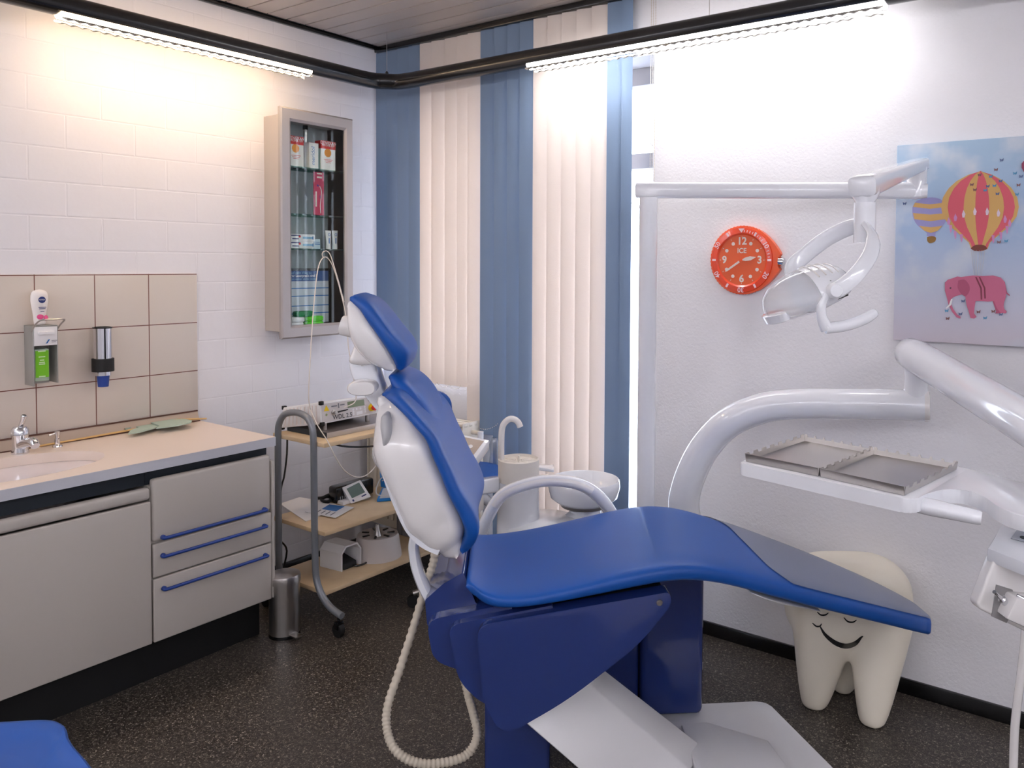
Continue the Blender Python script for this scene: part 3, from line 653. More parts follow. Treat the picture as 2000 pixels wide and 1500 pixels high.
# rail assumed to run on behind the viewpoint; its unseen lamps are added fill
l2 = thing('light_rail', (RX-.25, RY+.25, RZ), 'black light rail assumed behind the viewpoint, its unseen lamps added as fill', 'lamp')
MB().tube([(rx+.05, RY+.25, RZ), (RX-.25, RY+.25, RZ), (RX-.25, ry-.05, RZ)], rr_, 16).build('rail_tube', black, l2)
for a_, c_ in (((.8, RY+.25), (2.3, RY+.25)), ((2.7, RY+.25), (4.2, RY+.25)), ((RX-.25, -4), (RX-.25, -2.6)), ((RX-.25, -2.2), (RX-.25, -.8))):
    MB().tube([(a_[0], a_[1], RZ-.028), (c_[0], c_[1], RZ-.028)], .02, 12, r2=.026).build('lit_lamp', fill_lamp, l2)
MB().tube([(rx, -4.1, RZ-.028), (rx, -2.6, RZ-.028)], .02, 12, r2=.026).build('lit_lamp', fill_lamp, lr)  # extra lamp out of view, added on this rail for fill light
# ------------------------------------------------------------------ daylight and exposure
wd_ = bpy.data.worlds.new('sky'); scene.world = wd_; wd_.use_nodes = True
wd_.node_tree.nodes['Background'].inputs['Color'].default_value = lin((236, 242, 255)); wd_.node_tree.nodes['Background'].inputs['Strength'].default_value = 3.0
scene.view_settings.view_transform = 'Standard'; scene.view_settings.look = 'None'; scene.view_settings.gamma = 1; scene.view_settings.use_curve_mapping = False
scene.view_settings.exposure = 1.56

# ------------------------------------------------------------------ dental chair (axis a runs to the footrest, n towards the near side)
TH = math.radians(40); A = V((math.cos(TH), math.sin(TH), 0)); N = V((math.sin(TH), -math.cos(TH), 0))
O = atD(1200, 1100, 2.32); O.z = 0
def cp(px, py, w): return onP(px, py, O+N*w, N)
def loc(s, w, z): return O + A*s + N*w + EZ*z
def sz(px, py, w): d = cp(px, py, w)-O; return d.dot(A), d.z
def sup(c, e): return math.copysign(abs(c)**e, c)
def profile_loft(st, n=44, seg=36, e=.5, er=.35, capr=.6, wc=0.0, kw=.9, dish=0, sm=2, nose=0, kb=None):
    """st: (front px, front py, back px, back py, half width); the outline is read on the near-side plane"""
    pts = []
    for fx, fy, bx, by, hw in st:
        pts.append(sz(fx, fy, wc+hw*kw)+sz(bx, by, wc+hw*(kw if kb is None else kb))+(hw,))
    P_ = catmull(pts, n); rings = []
    for _ in range(sm): P_ = [P_[0]]+[tuple((x+2*y+z)/4 for x, y, z in zip(P_[i-1], P_[i], P_[i+1])) for i in range(1, n-1)]+[P_[-1]]
    def ring(f, k, hw, sc, sh):
        m_ = ((f[0]+k[0])/2+sh[0], (f[1]+k[1])/2+sh[1]); h = ((f[0]-k[0])/2*sc, (f[1]-k[1])/2*sc); out = []
        for i in range(seg):
            t = 2*PI*i/seg; c, d = sup(math.cos(t), e), sup(math.sin(t), er)
            hwk = hw-(1-sc)*min(hw, math.hypot(*h)*1.2)
            cc = c - (dish*(1-d*d) if c > 0 else 0)
            out.append(loc(m_[0]+h[0]*cc, wc+hwk*d, m_[1]+h[1]*cc))
        return out
    for idx, (p, p2) in ((0, (P_[0], P_[1])), (1, (P_[-1], P_[-2]))):
        th = math.hypot(p[0]-p[2], p[1]-p[3])/2*capr
        dx, dy = (p[0]+p[2]-p2[0]-p2[2]), (p[1]+p[3]-p2[1]-p2[3]); L = math.hypot(dx, dy); dx, dy = dx/L, dy/L
        caps = []
        for j in range(5):
            a_ = PI/2*(1-j/5)
            if nose and idx == 1:
                caps.append(ring(p[:2], p[2:4], p[4]*max(.15, math.cos(a_)**.7), max(.5, math.cos(a_)**.45), (dx*nose*math.sin(a_), dy*nose*math.sin(a_)))); continue
            caps.append(ring(p[:2], p[2:4], p[4], max(.02, math.cos(a_)), (dx*th*math.sin(a_), dy*th*math.sin(a_))))
        if idx == 0: start = caps
        else: end = caps[::-1]
    rings = start+[ring(p[:2], p[2:4], p[4], 1, (0, 0)) for p in P_]+end
    return rings
chair = thing('dental_chair', loc(0, 0, 0), 'blue upholstered dental chair with white backrest shell in the room centre', 'dental chair')
# seat
seat_st = [(920, 1130, 932, 1168, .20), (938, 1150, 952, 1186, .235), (985, 1158, 995, 1190, .26), (1060, 1150, 1065, 1182, .265), (1162, 1123, 1165, 1163, .265), (1264, 1098, 1264, 1144, .265), (1332, 1089, 1325, 1132, .265), (1408, 1095, 1396, 1139, .262), (1472, 1114, 1458, 1154, .25), (1526, 1130, 1514, 1170, .25), (1616, 1154, 1606, 1193, .222), (1700, 1175, 1692, 1214, .18), (1760, 1190, 1754, 1229, .138), (1798, 1200, 1794, 1239, .095), (1810, 1203, 1808, 1241, .07)]
sr = profile_loft(seat_st, n=60, e=.62, er=.3, capr=.8, sm=14, nose=.035)
MB().loft(sr).build('seat_cushion', leather, chair, 60)
# clear grey foot cover: a skin 3 mm over the foot end, starting on a slant
m0 = len(sr); b = MB(); rows = []
for i in range(m0):
    f = i/(m0-1)
    rows.append(sr[i])
half = [k for k in range(-8, 6)]
grid_ = []
for j in range(26):
    row = []
    for k in half:
        u0 = .60+.055*(k/8); u = u0+(1-.012-u0)*j/25; x = u*(m0-1); i0 = min(int(x), m0-2); p = sr[i0][k % 36].lerp(sr[i0+1][k % 36], x-i0)
        cen = sum((q_ for q_ in sr[i0]), V())/36; nn = (p-cen).normalized(); row.append(p+EZ*.0035+N*(.003*k/8))
    grid_.append(row)
Vv = [b.vs(r) for r in grid_]
for j in range(25):
    for k in range(13): b.face((Vv[j][k], Vv[j][k+1], Vv[j+1][k+1], Vv[j+1][k]))
fc = b.build('foot_cover', mat('grey_vinyl_cover', (132, 142, 166), .3, coat=.3, alpha=.72), chair, 60); fc['label'] = 'translucent grey protective foot cover'
# seat underside and pan
pan = [(985, 1186, 1000, 1200, .2), (1160, 1162, 1165, 1176, .2), (1290, 1141, 1290, 1154, .2)]
MB().loft(profile_loft(pan, n=14, e=.3, er=.2, capr=.3)).build('seat_pan', black_matt, chair)
MB().loft(profile_loft([(1462, 1150, 1466, 1158, .13), (1500, 1163, 1505, 1176, .15), (1560, 1178, 1562, 1186, .14), (1600, 1190, 1600, 1193, .1)], n=14, e=.7, er=.6)).build('foot_shell', white_sh, chair)
# backrest: cushion and shell
bk = [(768, 760, 748, 776, .16), (786, 764, 760, 788, .2), (812, 790, 782, 808, .225), (842, 824, 812, 842, .245), (860, 850, 829, 862, .25), (873, 880, 841, 894, .25), (892, 918, 857, 930, .25), (909, 955, 871, 968, .25), (932, 990, 890, 1004, .245), (944, 1026, 904, 1038, .24), (938, 1054, 900, 1056, .22), (926, 1069, 894, 1066, .2)]
MB().loft(profile_loft(bk, n=50, e=.6, er=.4, capr=.75, dish=.75)).build('back_cushion', leather, chair, 60)
shl = [(766, 772, 744, 786, .12), (792, 786, 741, 818, .18), (820, 818, 738, 858, .22), (844, 856, 745, 888, .238), (858, 894, 764, 930, .242), (874, 930, 782, 970, .242), (890, 968, 799, 1008, .24), (905, 1004, 817, 1024, .232), (912, 1032, 838, 1040, .225), (908, 1050, 864, 1054, .2)]
MB().loft(profile_loft(shl, n=44, e=.6, er=.42, capr=.7, kw=.95, kb=.25)).build('back_shell', white_sh, chair, 60)
# second raised upper cushion and thin grey patch painting the shade of the shell's grip recess
MB().loft(profile_loft([(780, 732, 757, 742, .12), (800, 744, 766, 768, .15), (824, 768, 790, 800, .165), (844, 802, 812, 835, .17), (860, 842, 832, 868, .16)], n=24, e=.7, er=.5, wc=-.06, sm=3)).build('neck_roll', leather, chair, 60)
MB().loft(profile_loft([(758, 812, 742, 820, .03), (764, 832, 740, 838, .045), (764, 856, 744, 862, .045), (758, 872, 746, 874, .03)], n=12, e=.8, er=.7, wc=.188)).build('grip_recess_shade', mat('recess_shade_grey', (190, 190, 192), .4), chair, 60)
g = cp(741, 895, .08); MB().lathe(g, [(0, -.01), (.03, -.008), (.034, .004), (.02, .012), (0, .012)], axis=(-A*.8-EZ*.35), seg=24, sx=1).build('back_knob', white_sh, chair)
# white rail down the back of the shell
MB().tube(smooth([cp(752, 872, .13), cp(764, 920, .13), cp(786, 978, .13), cp(806, 1018, .13), cp(832, 1044, .13), cp(862, 1058, .13)], 20), [.014]*20, 10, r2=.085, up=(-A+EZ*.4), ex=.6).build('back_rail', white_gl, chair, 50)
# headrest
hs = [(700, 575, 684, 592, .09), (722, 586, 699, 606, .115), (744, 610, 714, 630, .125), (768, 643, 733, 656, .13), (790, 668, 750, 682, .128), (802, 690, 764, 704, .118), (799, 710, 770, 716, .1)]
MB().loft(profile_loft(hs, n=30, e=.62, er=.45, capr=.7)).build('headrest_cushion', leather, chair, 60)
hh_ = [(700, 592, 683, 602, .09), (716, 608, 684, 630, .112), (734, 636, 689, 656, .12), (752, 662, 704, 684, .12), (768, 688, 728, 706, .112), (776, 706, 750, 716, .095)]
MB().loft(profile_loft(hh_, n=24, e=.62, er=.45, capr=.8, kb=.3)).build('headrest_shell', white_sh, chair, 60)
k0, k1 = cp(666, 634, .05), cp(690, 640, .05)
MB().lathe(k0, [(0, 0), (.024, 0), (.028, .006), (.028, (k1-k0).length), (0, (k1-k0).length)], axis=k1-k0, seg=24).build('headrest_knob', white_sh, chair)
MB().loft(profile_loft([(708, 668, 690, 676, .05), (722, 688, 682, 694, .065), (736, 702, 677, 703, .07), (736, 709, 679, 709, .065)], n=12, e=.5, er=.6, capr=.2)).build('headrest_joint', white_sh, chair)
MB().loft(profile_loft([(732, 704, 680, 704, .05), (738, 732, 686, 735, .05), (752, 772, 712, 775, .05), (772, 810, 744, 812, .05)], n=12, e=.25, er=.3, capr=.1, sm=0)).build('headrest_post', white_gl, chair)
oc = cp(707, 758, .1)
MB().loft([[oc+N*h+ (A*(sup(math.cos(2*PI*i/32), .75)*.038)+EZ*(sup(math.sin(2*PI*i/32), .9)*.0195))*k for i in range(32)] for h, k in ((-.04, .8), (-.04, 1), (.006, 1), (.012, .9), (.013, .5))]).build('release_knob', white_sh, chair)
# bracket arms from the backrest down to the seat frame
for nm, w_, xo in (('bracket_arm', .1, 0), ('bracket_arm', -.1, 0)):
    MB().tube(smooth([cp(826, 1012, w_), cp(814, 1036, w_), cp(808, 1065, w_), cp(815, 1110, w_), cp(832, 1152, w_), cp(856, 1192, w_)], 26), [.013]*26, 10, r2=.03, up=-A, ex=.5).build(nm, white_gl, chair, 50)
# telescopic blue side covers
def cover(poly, w0, th, r=.012):
    q_ = smooth([cp(x, y, w0) for x, y in poly]+[cp(*poly[0], w0)], 110)[:-1]
    return MB().prism(q_, -N*th)
def rnd(poly, r, k=6):
    out = []; n = len(poly)
    for i in range(n):
        p0, p1, p2 = V(poly[i-1]), V(poly[i]), V(poly[(i+1) % n]); rr = r[i] if isinstance(r, list) else r
        a_, c_ = (p0-p1), (p2-p1); d = min(rr, a_.length*.45, c_.length*.45); s_, e_ = p1+a_.normalized()*d, p1+c_.normalized()*d
        for j in range(k+1):
            t = j/k; out.append(s_.lerp(p1, t).lerp(p1.lerp(e_, t), t))
    return out
def plate(poly, r, w0, th, bev=.006):
    return MB().prism([cp(p.x, p.y, w0) for p in rnd(poly, r)], -N*th, bev, 3)
o = plate([(930, 1222), (1309, 1156), (1312, 1180), (1250, 1258), (1110, 1367), (1004, 1428), (975, 1428), (943, 1370)], [30, 12, 14, 60, 60, 25, 25, 60], .25, .05).build('side_cover', lacq_blue, chair)
plate([(874, 1222), (1080, 1182), (1080, 1340), (1000, 1392), (938, 1372), (895, 1330)], [26, 5, 5, 5, 20, 30], .225, .08).build('side_cover', lacq_blue, chair)
plate([(832, 1212), (1000, 1178), (1000, 1330), (893, 1308), (846, 1290)], [26, 5, 5, 20, 24], .2, .38).build('side_cover', lacq_blue, chair)
plate([(830, 1172), (866, 1140), (905, 1118), (930, 1180), (1000, 1180), (1000, 1240), (850, 1240), (834, 1220)], [4]*8, .16, .3, .004).build('rear_housing', lacq_blue, chair)
sc_ = cp(1288, 1177, .25)
MB().lathe(sc_, [(0, 0), (.0085, 0), (.0075, .003), (.004, .0035), (0, .002)], axis=N, seg=20).build('cover_screw', steel, chair)
MB().prism([cp(x, y, .12) for x, y in ((980, 1205), (1280, 1150), (1290, 1175), (1180, 1300), (1000, 1380))], -N*.26).build('seat_frame', black_matt, chair)
# rear foot block of the lift, white lift arm, base column and floor plate
bx = [loc(*((sz(940, 1440, .13)[0]), w_, 0)) for w_ in (.13, -.15)]
s0, s1 = sz(946, 1440, .14)[0], sz(1075, 1440, .14)[0]
MB().prism([loc(s0, .14, 0.012), loc(s1, .14, 0.012), loc(s1, -.15, 0.012), loc(s0, -.15, 0.012)], EZ*.40, .012, 3).build('lift_base', lacq_blue, chair)
ed = lambda a_, c_, w_, k: cp(a_[0]+(c_[0]-a_[0])*k, a_[1]+(c_[1]-a_[1])*k, w_)
def edz(a_, c_, w_, zt): z0_, z1_ = ed(a_, c_, w_, 0).z, ed(a_, c_, w_, 1).z; return ed(a_, c_, w_, (zt-z0_)/(z1_-z0_))
L0, L1 = ed((1033, 1417), (1128, 1500), .24, -.12), edz((1033, 1417), (1128, 1500), .24, .012)
M0, M1 = ed((1159, 1342), (1342, 1500), .1, -.18), edz((1159, 1342), (1342, 1500), .1, .04)
K0, K1 = ed((1186, 1312), (1312, 1410), .0, -.2), edz((1186, 1312), (1312, 1410), .0, .04)
print('lift', [tuple(round(v, 3) for v in p) for p in (L0, L1, M0, M1, K0, K1)])
dn = lambda p: V((p.x, p.y, .012)); low = lambda p: p-EZ*.1 if p.z > .13 else V((p.x, p.y, .012))
def sect(L, M, K): return [L, M, K, V((K.x, K.y, max(-.0, K.z-.09))), V((L.x, L.y, max(-.0, L.z-.07)))-N*.14]
b = MB().loft([sect(L0, M0, K0), sect(L1, M1, K1)]); b.bev(list(b.b.faces), .006, 2)
b.build('lift_arm', white_pl, chair, 30)
pz = .03
cpoly = [onZ(1374, 1398, pz), onZ(1306, 1392, pz), onZ(1248, 1362, pz), onZ(1240, 1330, pz), onZ(1330, 1315, pz), onZ(1374, 1350, pz)]
ctop = .56
cr = [V((p.x, p.y, 0)) for p in cpoly]
s0, w0 = (cr[0]-O).dot(A), (cr[0]-O).dot(N)
s1 = s0-.2
cw = w0; MB().prism([loc(s1, cw, pz), loc(s0, cw, pz), loc(s0, cw-.24, pz), loc(s1, cw-.24, pz)], EZ*(ctop-pz), .022, 4).build('base_column', lacq_blue, chair)
MB().prism([loc(s1-.2, cw-.04, pz), loc(s1-.002, cw-.04, pz), loc(s1-.002, cw-.22, pz), loc(s1-.2, cw-.22, pz)], EZ*(.5-pz), .01, 3).build('column_wing', lacq_blue, chair)
print('column', s0, s1, w0)
pp = [onZ(x, y, .012) for x, y in ((1290, 1388), (1496, 1378), (1628, 1512), (1700, 1590), (1300, 1590), (1180, 1440))]
r2d = rnd([V((p.x, p.y, 0)) for p in pp], .035)
MB().prism([V((p.x, p.y, .0)) for p in r2d], EZ*.028, .006, 2).build('floor_plate', white_pl, chair)
hp = [onZ(x, y, .055) for x, y in ((1330, 1415), (1380, 1411), (1500, 1447), (1536, 1500), (1560, 1560), (1380, 1560))]
MB().prism([V((p.x, p.y, .0285)) for p in hp], EZ*.03, .006, 2).build('foot_control', white_pl, chair)
# far armrest
ap = [(936, 1075), (941, 1040), (953, 1010), (980, 968), (1030, 946), (1080, 939), (1130, 946), (1165, 966), (1192, 1000), (1200, 1030)]
wA = -.33
pts = smooth([cp(x, y, wA) for x, y in ap], 40)
MB().tube(pts, [.017]*40, 14, r2=.026, up=None).build('armrest', white_gl, chair, 60)
MB().tube([p+EZ*.002 for p in pts[11:30]], [.0185]*19, 14, r2=.0275).build('armrest_pad', white_sh, chair, 60)

# ------------------------------------------------------------------ suction hose hanging by the chair
hw_ = .2
hp_ = [(850, 1040, .0), (848, 1090, .0), (830, 1150, .02), (806, 1230, .06), (780, 1310, .1), (757, 1380, .14), (757, 1430, .17), (775, 1468, .2), (815, 1490, .2), (865, 1490, .18), (910, 1475, .15), (931, 1440, .12), (926, 1400, .08), (915, 1360, .0), (905, 1320, -.05)]
pts = smooth([cp(x, y, w_) for x, y, w_ in hp_], 320)
for p in pts: p.z = max(p.z, .012)
hs_ = MB().tube(pts, [.0112+.0011*(1 if i % 4 < 2 else -1) for i in range(320)], 12).build('suction_hose', hose_m, None, 75)
tag(hs_, 'cream corrugated suction hose looping to the floor beside the chair', 'hose')
# ------------------------------------------------------------------ cuspidor unit
D = 3.02
cu = thing('cuspidor_unit', atD(1040, 1100, D)*1, 'white cuspidor unit with cup filler and round basin behind the chair', 'cuspidor')
cu.location.z = 0
def hz(y, d=D): return atD(1013, y, d).z
c0 = atD(1013, 900, D); c0.z = 0; rC = 40/F*D
MB().lathe(c0+EZ*hz(938), [(0, 0), (rC, 0), (rC, hz(896)-hz(938)), (rC*.93, hz(896)-hz(938)+.003), (rC*.92, hz(896)-hz(938)-.008), (0, hz(896)-hz(938)-.009)], seg=48).build('cup_stand', ivory, cu)
b = MB()
for k in range(8):
    d = V((math.cos(k*PI/4), math.sin(k*PI/4), 0)); b.tube([c0+EZ*(hz(896)-.007)+d*rC*.2, c0+EZ*(hz(896)-.007)+d*rC*.85], .003, 6)
b.cyl(c0+EZ*(hz(896)-.01), c0+EZ*(hz(896)+.012), .004); b.build('cup_grid', ivory, cu)
zb_ = .0
MB().lathe(c0, [(0, .30), (rC*1.05, .30), (rC*1.05, hz(1030)), (rC*1.0, hz(938)-.001), (0, hz(938)-.001)], seg=48).build('tower', white_gl, cu)
b = MB(); p1 = atD(1130, 1010, D+.02); p1.z = 0
b.lathe(c0+(p1-c0)*.45, [(0, .22), (rC*2.4, .22), (rC*2.45, hz(1060)), (rC*2.0, hz(1022)), (rC*1.3, hz(1012)), (0, hz(1010))], seg=48); b.build('unit_body', white_gl, cu, 50)
MB().lathe(c0+(p1-c0)*.45, [(0, 0), (rC*1.9, 0), (rC*1.9, .04), (rC*1.6, .22), (0, .22)], seg=40).build('unit_foot', lacq_blue, cu)
Db = 3.08; bc_ = atD(1141, 937, Db); rB = 69/F*Db; bz_ = bc_.z; b0 = V((bc_.x, bc_.y, 0)); zq = atD(1141, 985, Db).z-bz_
MB().lathe(b0+EZ*bz_, [(0, zq+.01), (rB*.78, zq+.012), (rB*.96, zq*.66), (rB*1.02, zq*.25), (rB, 0), (rB*.98, .003), (rB*.95, 0), (rB*.9, -.03), (rB*.7, -.055), (rB*.15, -.066), (0, -.066)], seg=56).build('spit_bowl', white_gl, cu, 50)
MB().lathe(b0+EZ*bz_, [(0, zq-.004), (rB*.66, zq-.004), (rB*.74, zq+.013), (0, zq+.013)], seg=40).build('bowl_ring', mat('dark_ring', (110, 104, 100), .4), cu)
MB().tube(smooth([b0+EZ*(bz_+zq-.004), b0+EZ*(bz_+zq-.06), c0+(p1-c0)*.6+EZ*(bz_+zq-.12), c0+(p1-c0)*.3+EZ*(bz_+zq-.16)], 16), .06, 20).build('bowl_support', white_gl, cu)
sp_ = [(979, 897), (979, 870), (980, 842), (984, 828), (994, 819), (1004, 819), (1012, 825), (1016, 834)]
MB().tube(smooth([atD(x, y, D) for x, y in sp_], 30), 6.2/F*D, 12).build('water_spout', white_sh, cu)
MB().hexa([atD(1043, 918, D), atD(1082, 923, D), atD(1082, 914, D+.1), atD(1046, 910, D+.1)], [atD(1043, 911, D), atD(1082, 917, D), atD(1082, 907, D+.1), atD(1046, 904, D+.1)], .004).build('cup_shelf', white_gl, cu)
# assistant console
ac = thing('assistant_console', V((c0.x-.2, c0.y, .6)), 'white keypad console on a short arm behind the backrest', 'console')
tl, tr, brr = atD(881, 849, 2.98), atD(945, 862, 2.94), atD(903, 918, 2.84); bll = tl+brr-tr
bll2 = bll
nrm = (tr-tl).cross(bll-tl).normalized(); nrm = nrm if nrm.dot(CAM-tl) > 0 else -nrm
ex = (tr-tl).normalized(); ey = (bll-tl).normalized()
o_ = [tl-ex*.012-ey*.012, tr+ex*.016-ey*.012, brr+ex*.016+ey*.03, bll-ex*.012+ey*.03]
bd = MB().hexa([p-nrm*.04+ey*.012 for p in o_], o_, .004).build('console_body', white_gl, ac)
pd = MB().hexa([p+nrm*.0005 for p in (tl, tr, brr, bll)], [p+nrm*.0015 for p in (tl, tr, brr, bll)]).build('keypad', panel_tan, ac)
kk = [(886, 865, 1), (896, 866, 1), (910, 871, 0), (919, 872, 0), (891, 875, 0), (905, 878, 0), (914, 880, 0), (899, 886, 0), (908, 888, 0), (901, 901, 0)]
for x, y, bl_ in kk: MB().lathe(onP(x, y, tl+nrm*.0016, nrm), [(0, 0), (.0085, 0), (.0085, .001), (0, .0012)], axis=nrm, seg=16).build('button', mat('violet_blue_key', (60, 70, 170), .4) if bl_ else white_pl, pd)
MB().hexa([atD(905, 970, 2.85), atD(976, 962, 2.98), atD(976, 958, 3.1), atD(905, 966, 3.0)], [atD(905, 944, 2.85), atD(976, 932, 2.98), atD(976, 928, 3.1), atD(905, 936, 3.0)], .008, 3).build('console_arm', white_gl, ac)
MB().hexa([atD(900, 998, 2.78), atD(937, 1004, 2.83), atD(945, 995, 2.95), atD(910, 990, 2.9)], [atD(900, 962, 2.78), atD(935, 969, 2.83), atD(945, 966, 2.95), atD(910, 958, 2.9)], .005, 3).build('hose_holder', ivory, ac)
MB().tube([atD(930, 958, 2.95), atD(960, 985, 2.99), c0+EZ*.62], .022, 14).build('swivel_arm', white_gl, ac)
# assistant stool behind
ss = atD(912, 1000, 3.47); st = thing('assistant_stool', V((ss.x, ss.y, 0)), 'blue stool mostly hidden behind the backrest and console', 'stool')
cS = V((ss.x, ss.y, 0)); zS = atD(960, 924, 3.4).z
MB().lathe(cS+EZ*(zS-.07), [(0, 0), (.15, 0), (.17, .02), (.17, .05), (.15, .068), (0, .07)], seg=36).build('seat', leather, st)
MB().lathe(cS, [(0, .05), (.03, .05), (.03, .3), (.022, .3), (.022, zS-.07), (0, zS-.07)], seg=20).build('gas_lift', steel, st)
for k in range(5):
    d = V((math.cos(k*1.2566+.3), math.sin(k*1.2566+.3), 0)); MB().tube([cS+EZ*.09, cS+d*.15+EZ*.08, cS+d*.23+EZ*.058], [.02, .016, .012], 10).build('leg', steel, st)
    MB().cyl(cS+d*.23+EZ*.026-d.cross(EZ)*.012, cS+d*.23+EZ*.026+d.cross(EZ)*.012, .026, seg=20).build('caster', black_matt, st)
bq = atD(848, 800, 3.2); MB().loft([[bq+V((.05*k*math.cos(2*PI*i/24), .05*k*math.cos(2*PI*i/24), 0))+V((0, 0, sup(math.sin(2*PI*i/24), .8)*.075*k))+V((-.71, .71, 0))*h for i in range(24)] for h, k in ((-.02, .7), (-.012, 1), (.012, 1), (.02, .7))]).build('backrest', leather, st)
MB().tube(smooth([bq-EZ*.05, bq+V((.02, .03, -.2)), cS+V((-.1, .1, zS-.1)), cS+EZ*(zS-.08)], 14), .012, 10).build('backrest_arm', steel, st)

# ------------------------------------------------------------------ operating light on its pole
ol = thing('operating_light', V((0, 0, 0)), 'white dental operating light on a jointed arm and tall pole', 'dental lamp')
dp = 2.9; pb = atD(1261, 985, dp); pt = atD(1261, 388, dp); ol.location = (pb.x, pb.y, 0)
pole0 = V((pb.x, pb.y, 0)); rP = 17.5/F*dp
MB().lathe(pole0, [(0, .0), (rP*2.6, 0), (rP*2.6, .02), (rP*1.1, .05), (rP, .3), (rP, pt.z), (0, pt.z)], seg=32).build('pole', white_gl, ol)
a0, a1 = atD(1262, 372, dp), atD(1803, 373, 2.585)
print('arm', a0, a1)
dA = (a1-a0).normalized()
MB().tube([a0-dA*.035, a0-dA*.03, a0+dA*.05, a1-dA*.02, a1+dA*.012], [.02, .029, .028, .027, .022], 20, r2=[.025, .034, .033, .03, .025], up=EZ, ex=.45).build('lower_arm', white_gl, ol, 50)
hub = atD(1690, 375, 2.08); j0 = a1+EZ*.03
MB().lathe(V((a1.x, a1.y, a1.z+.0))-dA*.02, [(0, -.02), (.03, -.02), (.031, .075), (.026, .085), (0, .085)], seg=28).build('elbow', white_gl, ol)
e1 = V((a1.x, a1.y, 0))-dA*.02+EZ*(atD(1783, 322, 2.57).z); e0 = V((hub.x, hub.y, atD(1690, 362, 2.08).z))
dU = (e0-e1).normalized()
MB().tube([e1-dU*.05, e1-dU*.045, e1+dU*.05, e0-dU*.03, e0+dU*.035, e0+dU*.04], [.012, .02, .021, .028, .026, .02], 20, r2=[.022, .03, .031, .037, .035, .025], up=EZ, ex=.45).build('upper_arm', white_gl, ol, 50)
MB().lathe(V((hub.x, hub.y, 0)), [(0, atD(1690, 397, 2.08).z), (.022, atD(1690, 397, 2.08).z), (.03, atD(1690, 388, 2.08).z), (.036, atD(1690, 378, 2.08).z), (.036, e0.z), (0, e0.z)], seg=32).build('hub', white_gl, ol)
hb = V((hub.x, hub.y, 0)); z_b = atD(1690, 474, 2.08).z; z_t = atD(1690, 396, 2.08).z
MB().cyl(hb+EZ*z_b, hb+EZ*z_t, .0275, seg=32).build('drop_post', white_gl, ol)
# yoke arms
DL = 2.05
nearA = [atD(x, y, d) for x, y, d in ((1692, 440, 2.06), (1705, 462, 2.02), (1700, 496, 1.98), (1676, 532, 1.95), (1650, 556, 1.94), (1630, 568, 1.94))]
farA = [atD(x, y, d) for x, y, d in ((1680, 440, 2.1), (1655, 446, 2.13), (1615, 466, 2.16), (1575, 496, 2.18), (1548, 522, 2.17), (1548, 548, 2.14))]
side = (farA[-1]-nearA[-1]).normalized()
MB().tube(smooth(nearA, 24), [.017]*6+[.02]*18, 14, r2=.008, up=(nearA[-1]-nearA[1]).cross(RR[2]), ex=.6).build('yoke_arm', white_gl, ol, 60)
MB().tube(smooth(farA, 24), [.022]*24, 14, r2=.008, up=(farA[-1]-farA[1]).cross(RR[2]), ex=.6).build('yoke_arm', white_gl, ol, 60)
# head: shell, reflector, shield
h0, h1 = atD(1640, 556, 2.05), atD(1497, 612, 2.03)
ax = (h1-h0).normalized(); L = (h1-h0).length
sidew = RR[2]*-1; sidew = (sidew-ax*sidew.dot(ax)).normalized(); upw = ax.cross(sidew); upw = upw if upw.z > 0 else -upw
def hring(u, r, flat=.55, wide=1.35):
    out = []
    for i in range(40):
        t = 2*PI*i/40; c, d = math.cos(t), math.sin(t)
        out.append(h0+ax*L*u+upw*(r*(d if d > 0 else d*flat))+sidew*(r*wide*c))
    return out
R0 = .070
MB().loft([hring(-.1, .02), hring(-.06, .038), hring(.02, .056), hring(.15, .068), hring(.3, .074), hring(.46, .0755), hring(.465, .071), hring(.3, .069), hring(.15, .062), hring(.02, .045)], cap=True).build('lamp_shell', white_gl, ol, 50)
b = MB()
for u in (.1, .19, .28, .37):
    pts = [h0+ax*L*u+upw*(.0045+[.064, .0705, .0745, .0765][int((u-.1)/.09+.5)]*math.sin(t))+sidew*(1.35*[.064, .0705, .0745, .0765][int((u-.1)/.09+.5)]*math.cos(t)) for t in [PI*(.2+.6*k/14) for k in range(15)]]
    b.tube([p-upw*.0045 for p in pts], .0018, 6)
b.build('shell_ribs', white_sh, ol)
MB().loft([hring(.463, .0745), hring(.6, .074), hring(.75, .067), hring(.87, .055), hring(.96, .036), hring(1.0, .012)]).build('shield', shield, ol, 60)
MB().loft([hring(.466, .069), hring(.44, .064), hring(.33, .05), hring(.24, .03), hring(.2, .008)]).build('reflector', mat('reflector_silver', (224, 224, 226), .35, 1), ol, 60)
lp = h0+ax*L*.9-upw*.014
MB().loft([[lp+ax*(.028*k*math.cos(2*PI*i/24))+sidew*(.07*k*math.sin(2*PI*i/24))-upw*h for i in range(24)] for h, k in ((-.008, .9), (-.006, 1), (.014, .92), (.016, .8))]).build('lower_lip', white_gl, ol)
b = MB(); s0_ = h0+ax*L*.18+sidew*.092-upw*.01
b.obox(h0+ax*L*.26+sidew*.0895+upw*.014, ax*.004+upw*.0, upw*.014+ax*.006, sidew*.002); b.build('vent_slot', black, ol)
pv = nearA[-1]
MB().lathe(pv-sidew*.03, [(0, 0), (.017, 0), (.02, .01), (.02, .034), (.015, .042), (0, .043)], axis=sidew, seg=24).build('pivot_knob', white_gl, ol)
vb_ = MB().hexa([atD(1618, 584, 1.97), atD(1660, 574, 1.99), atD(1660, 574, 2.06), atD(1618, 584, 2.06)], [atD(1618, 572, 1.97), atD(1655, 561, 1.99), atD(1655, 561, 2.06), atD(1618, 572, 2.06)], .004).build('rear_vent', white_gl, ol)
b = MB()
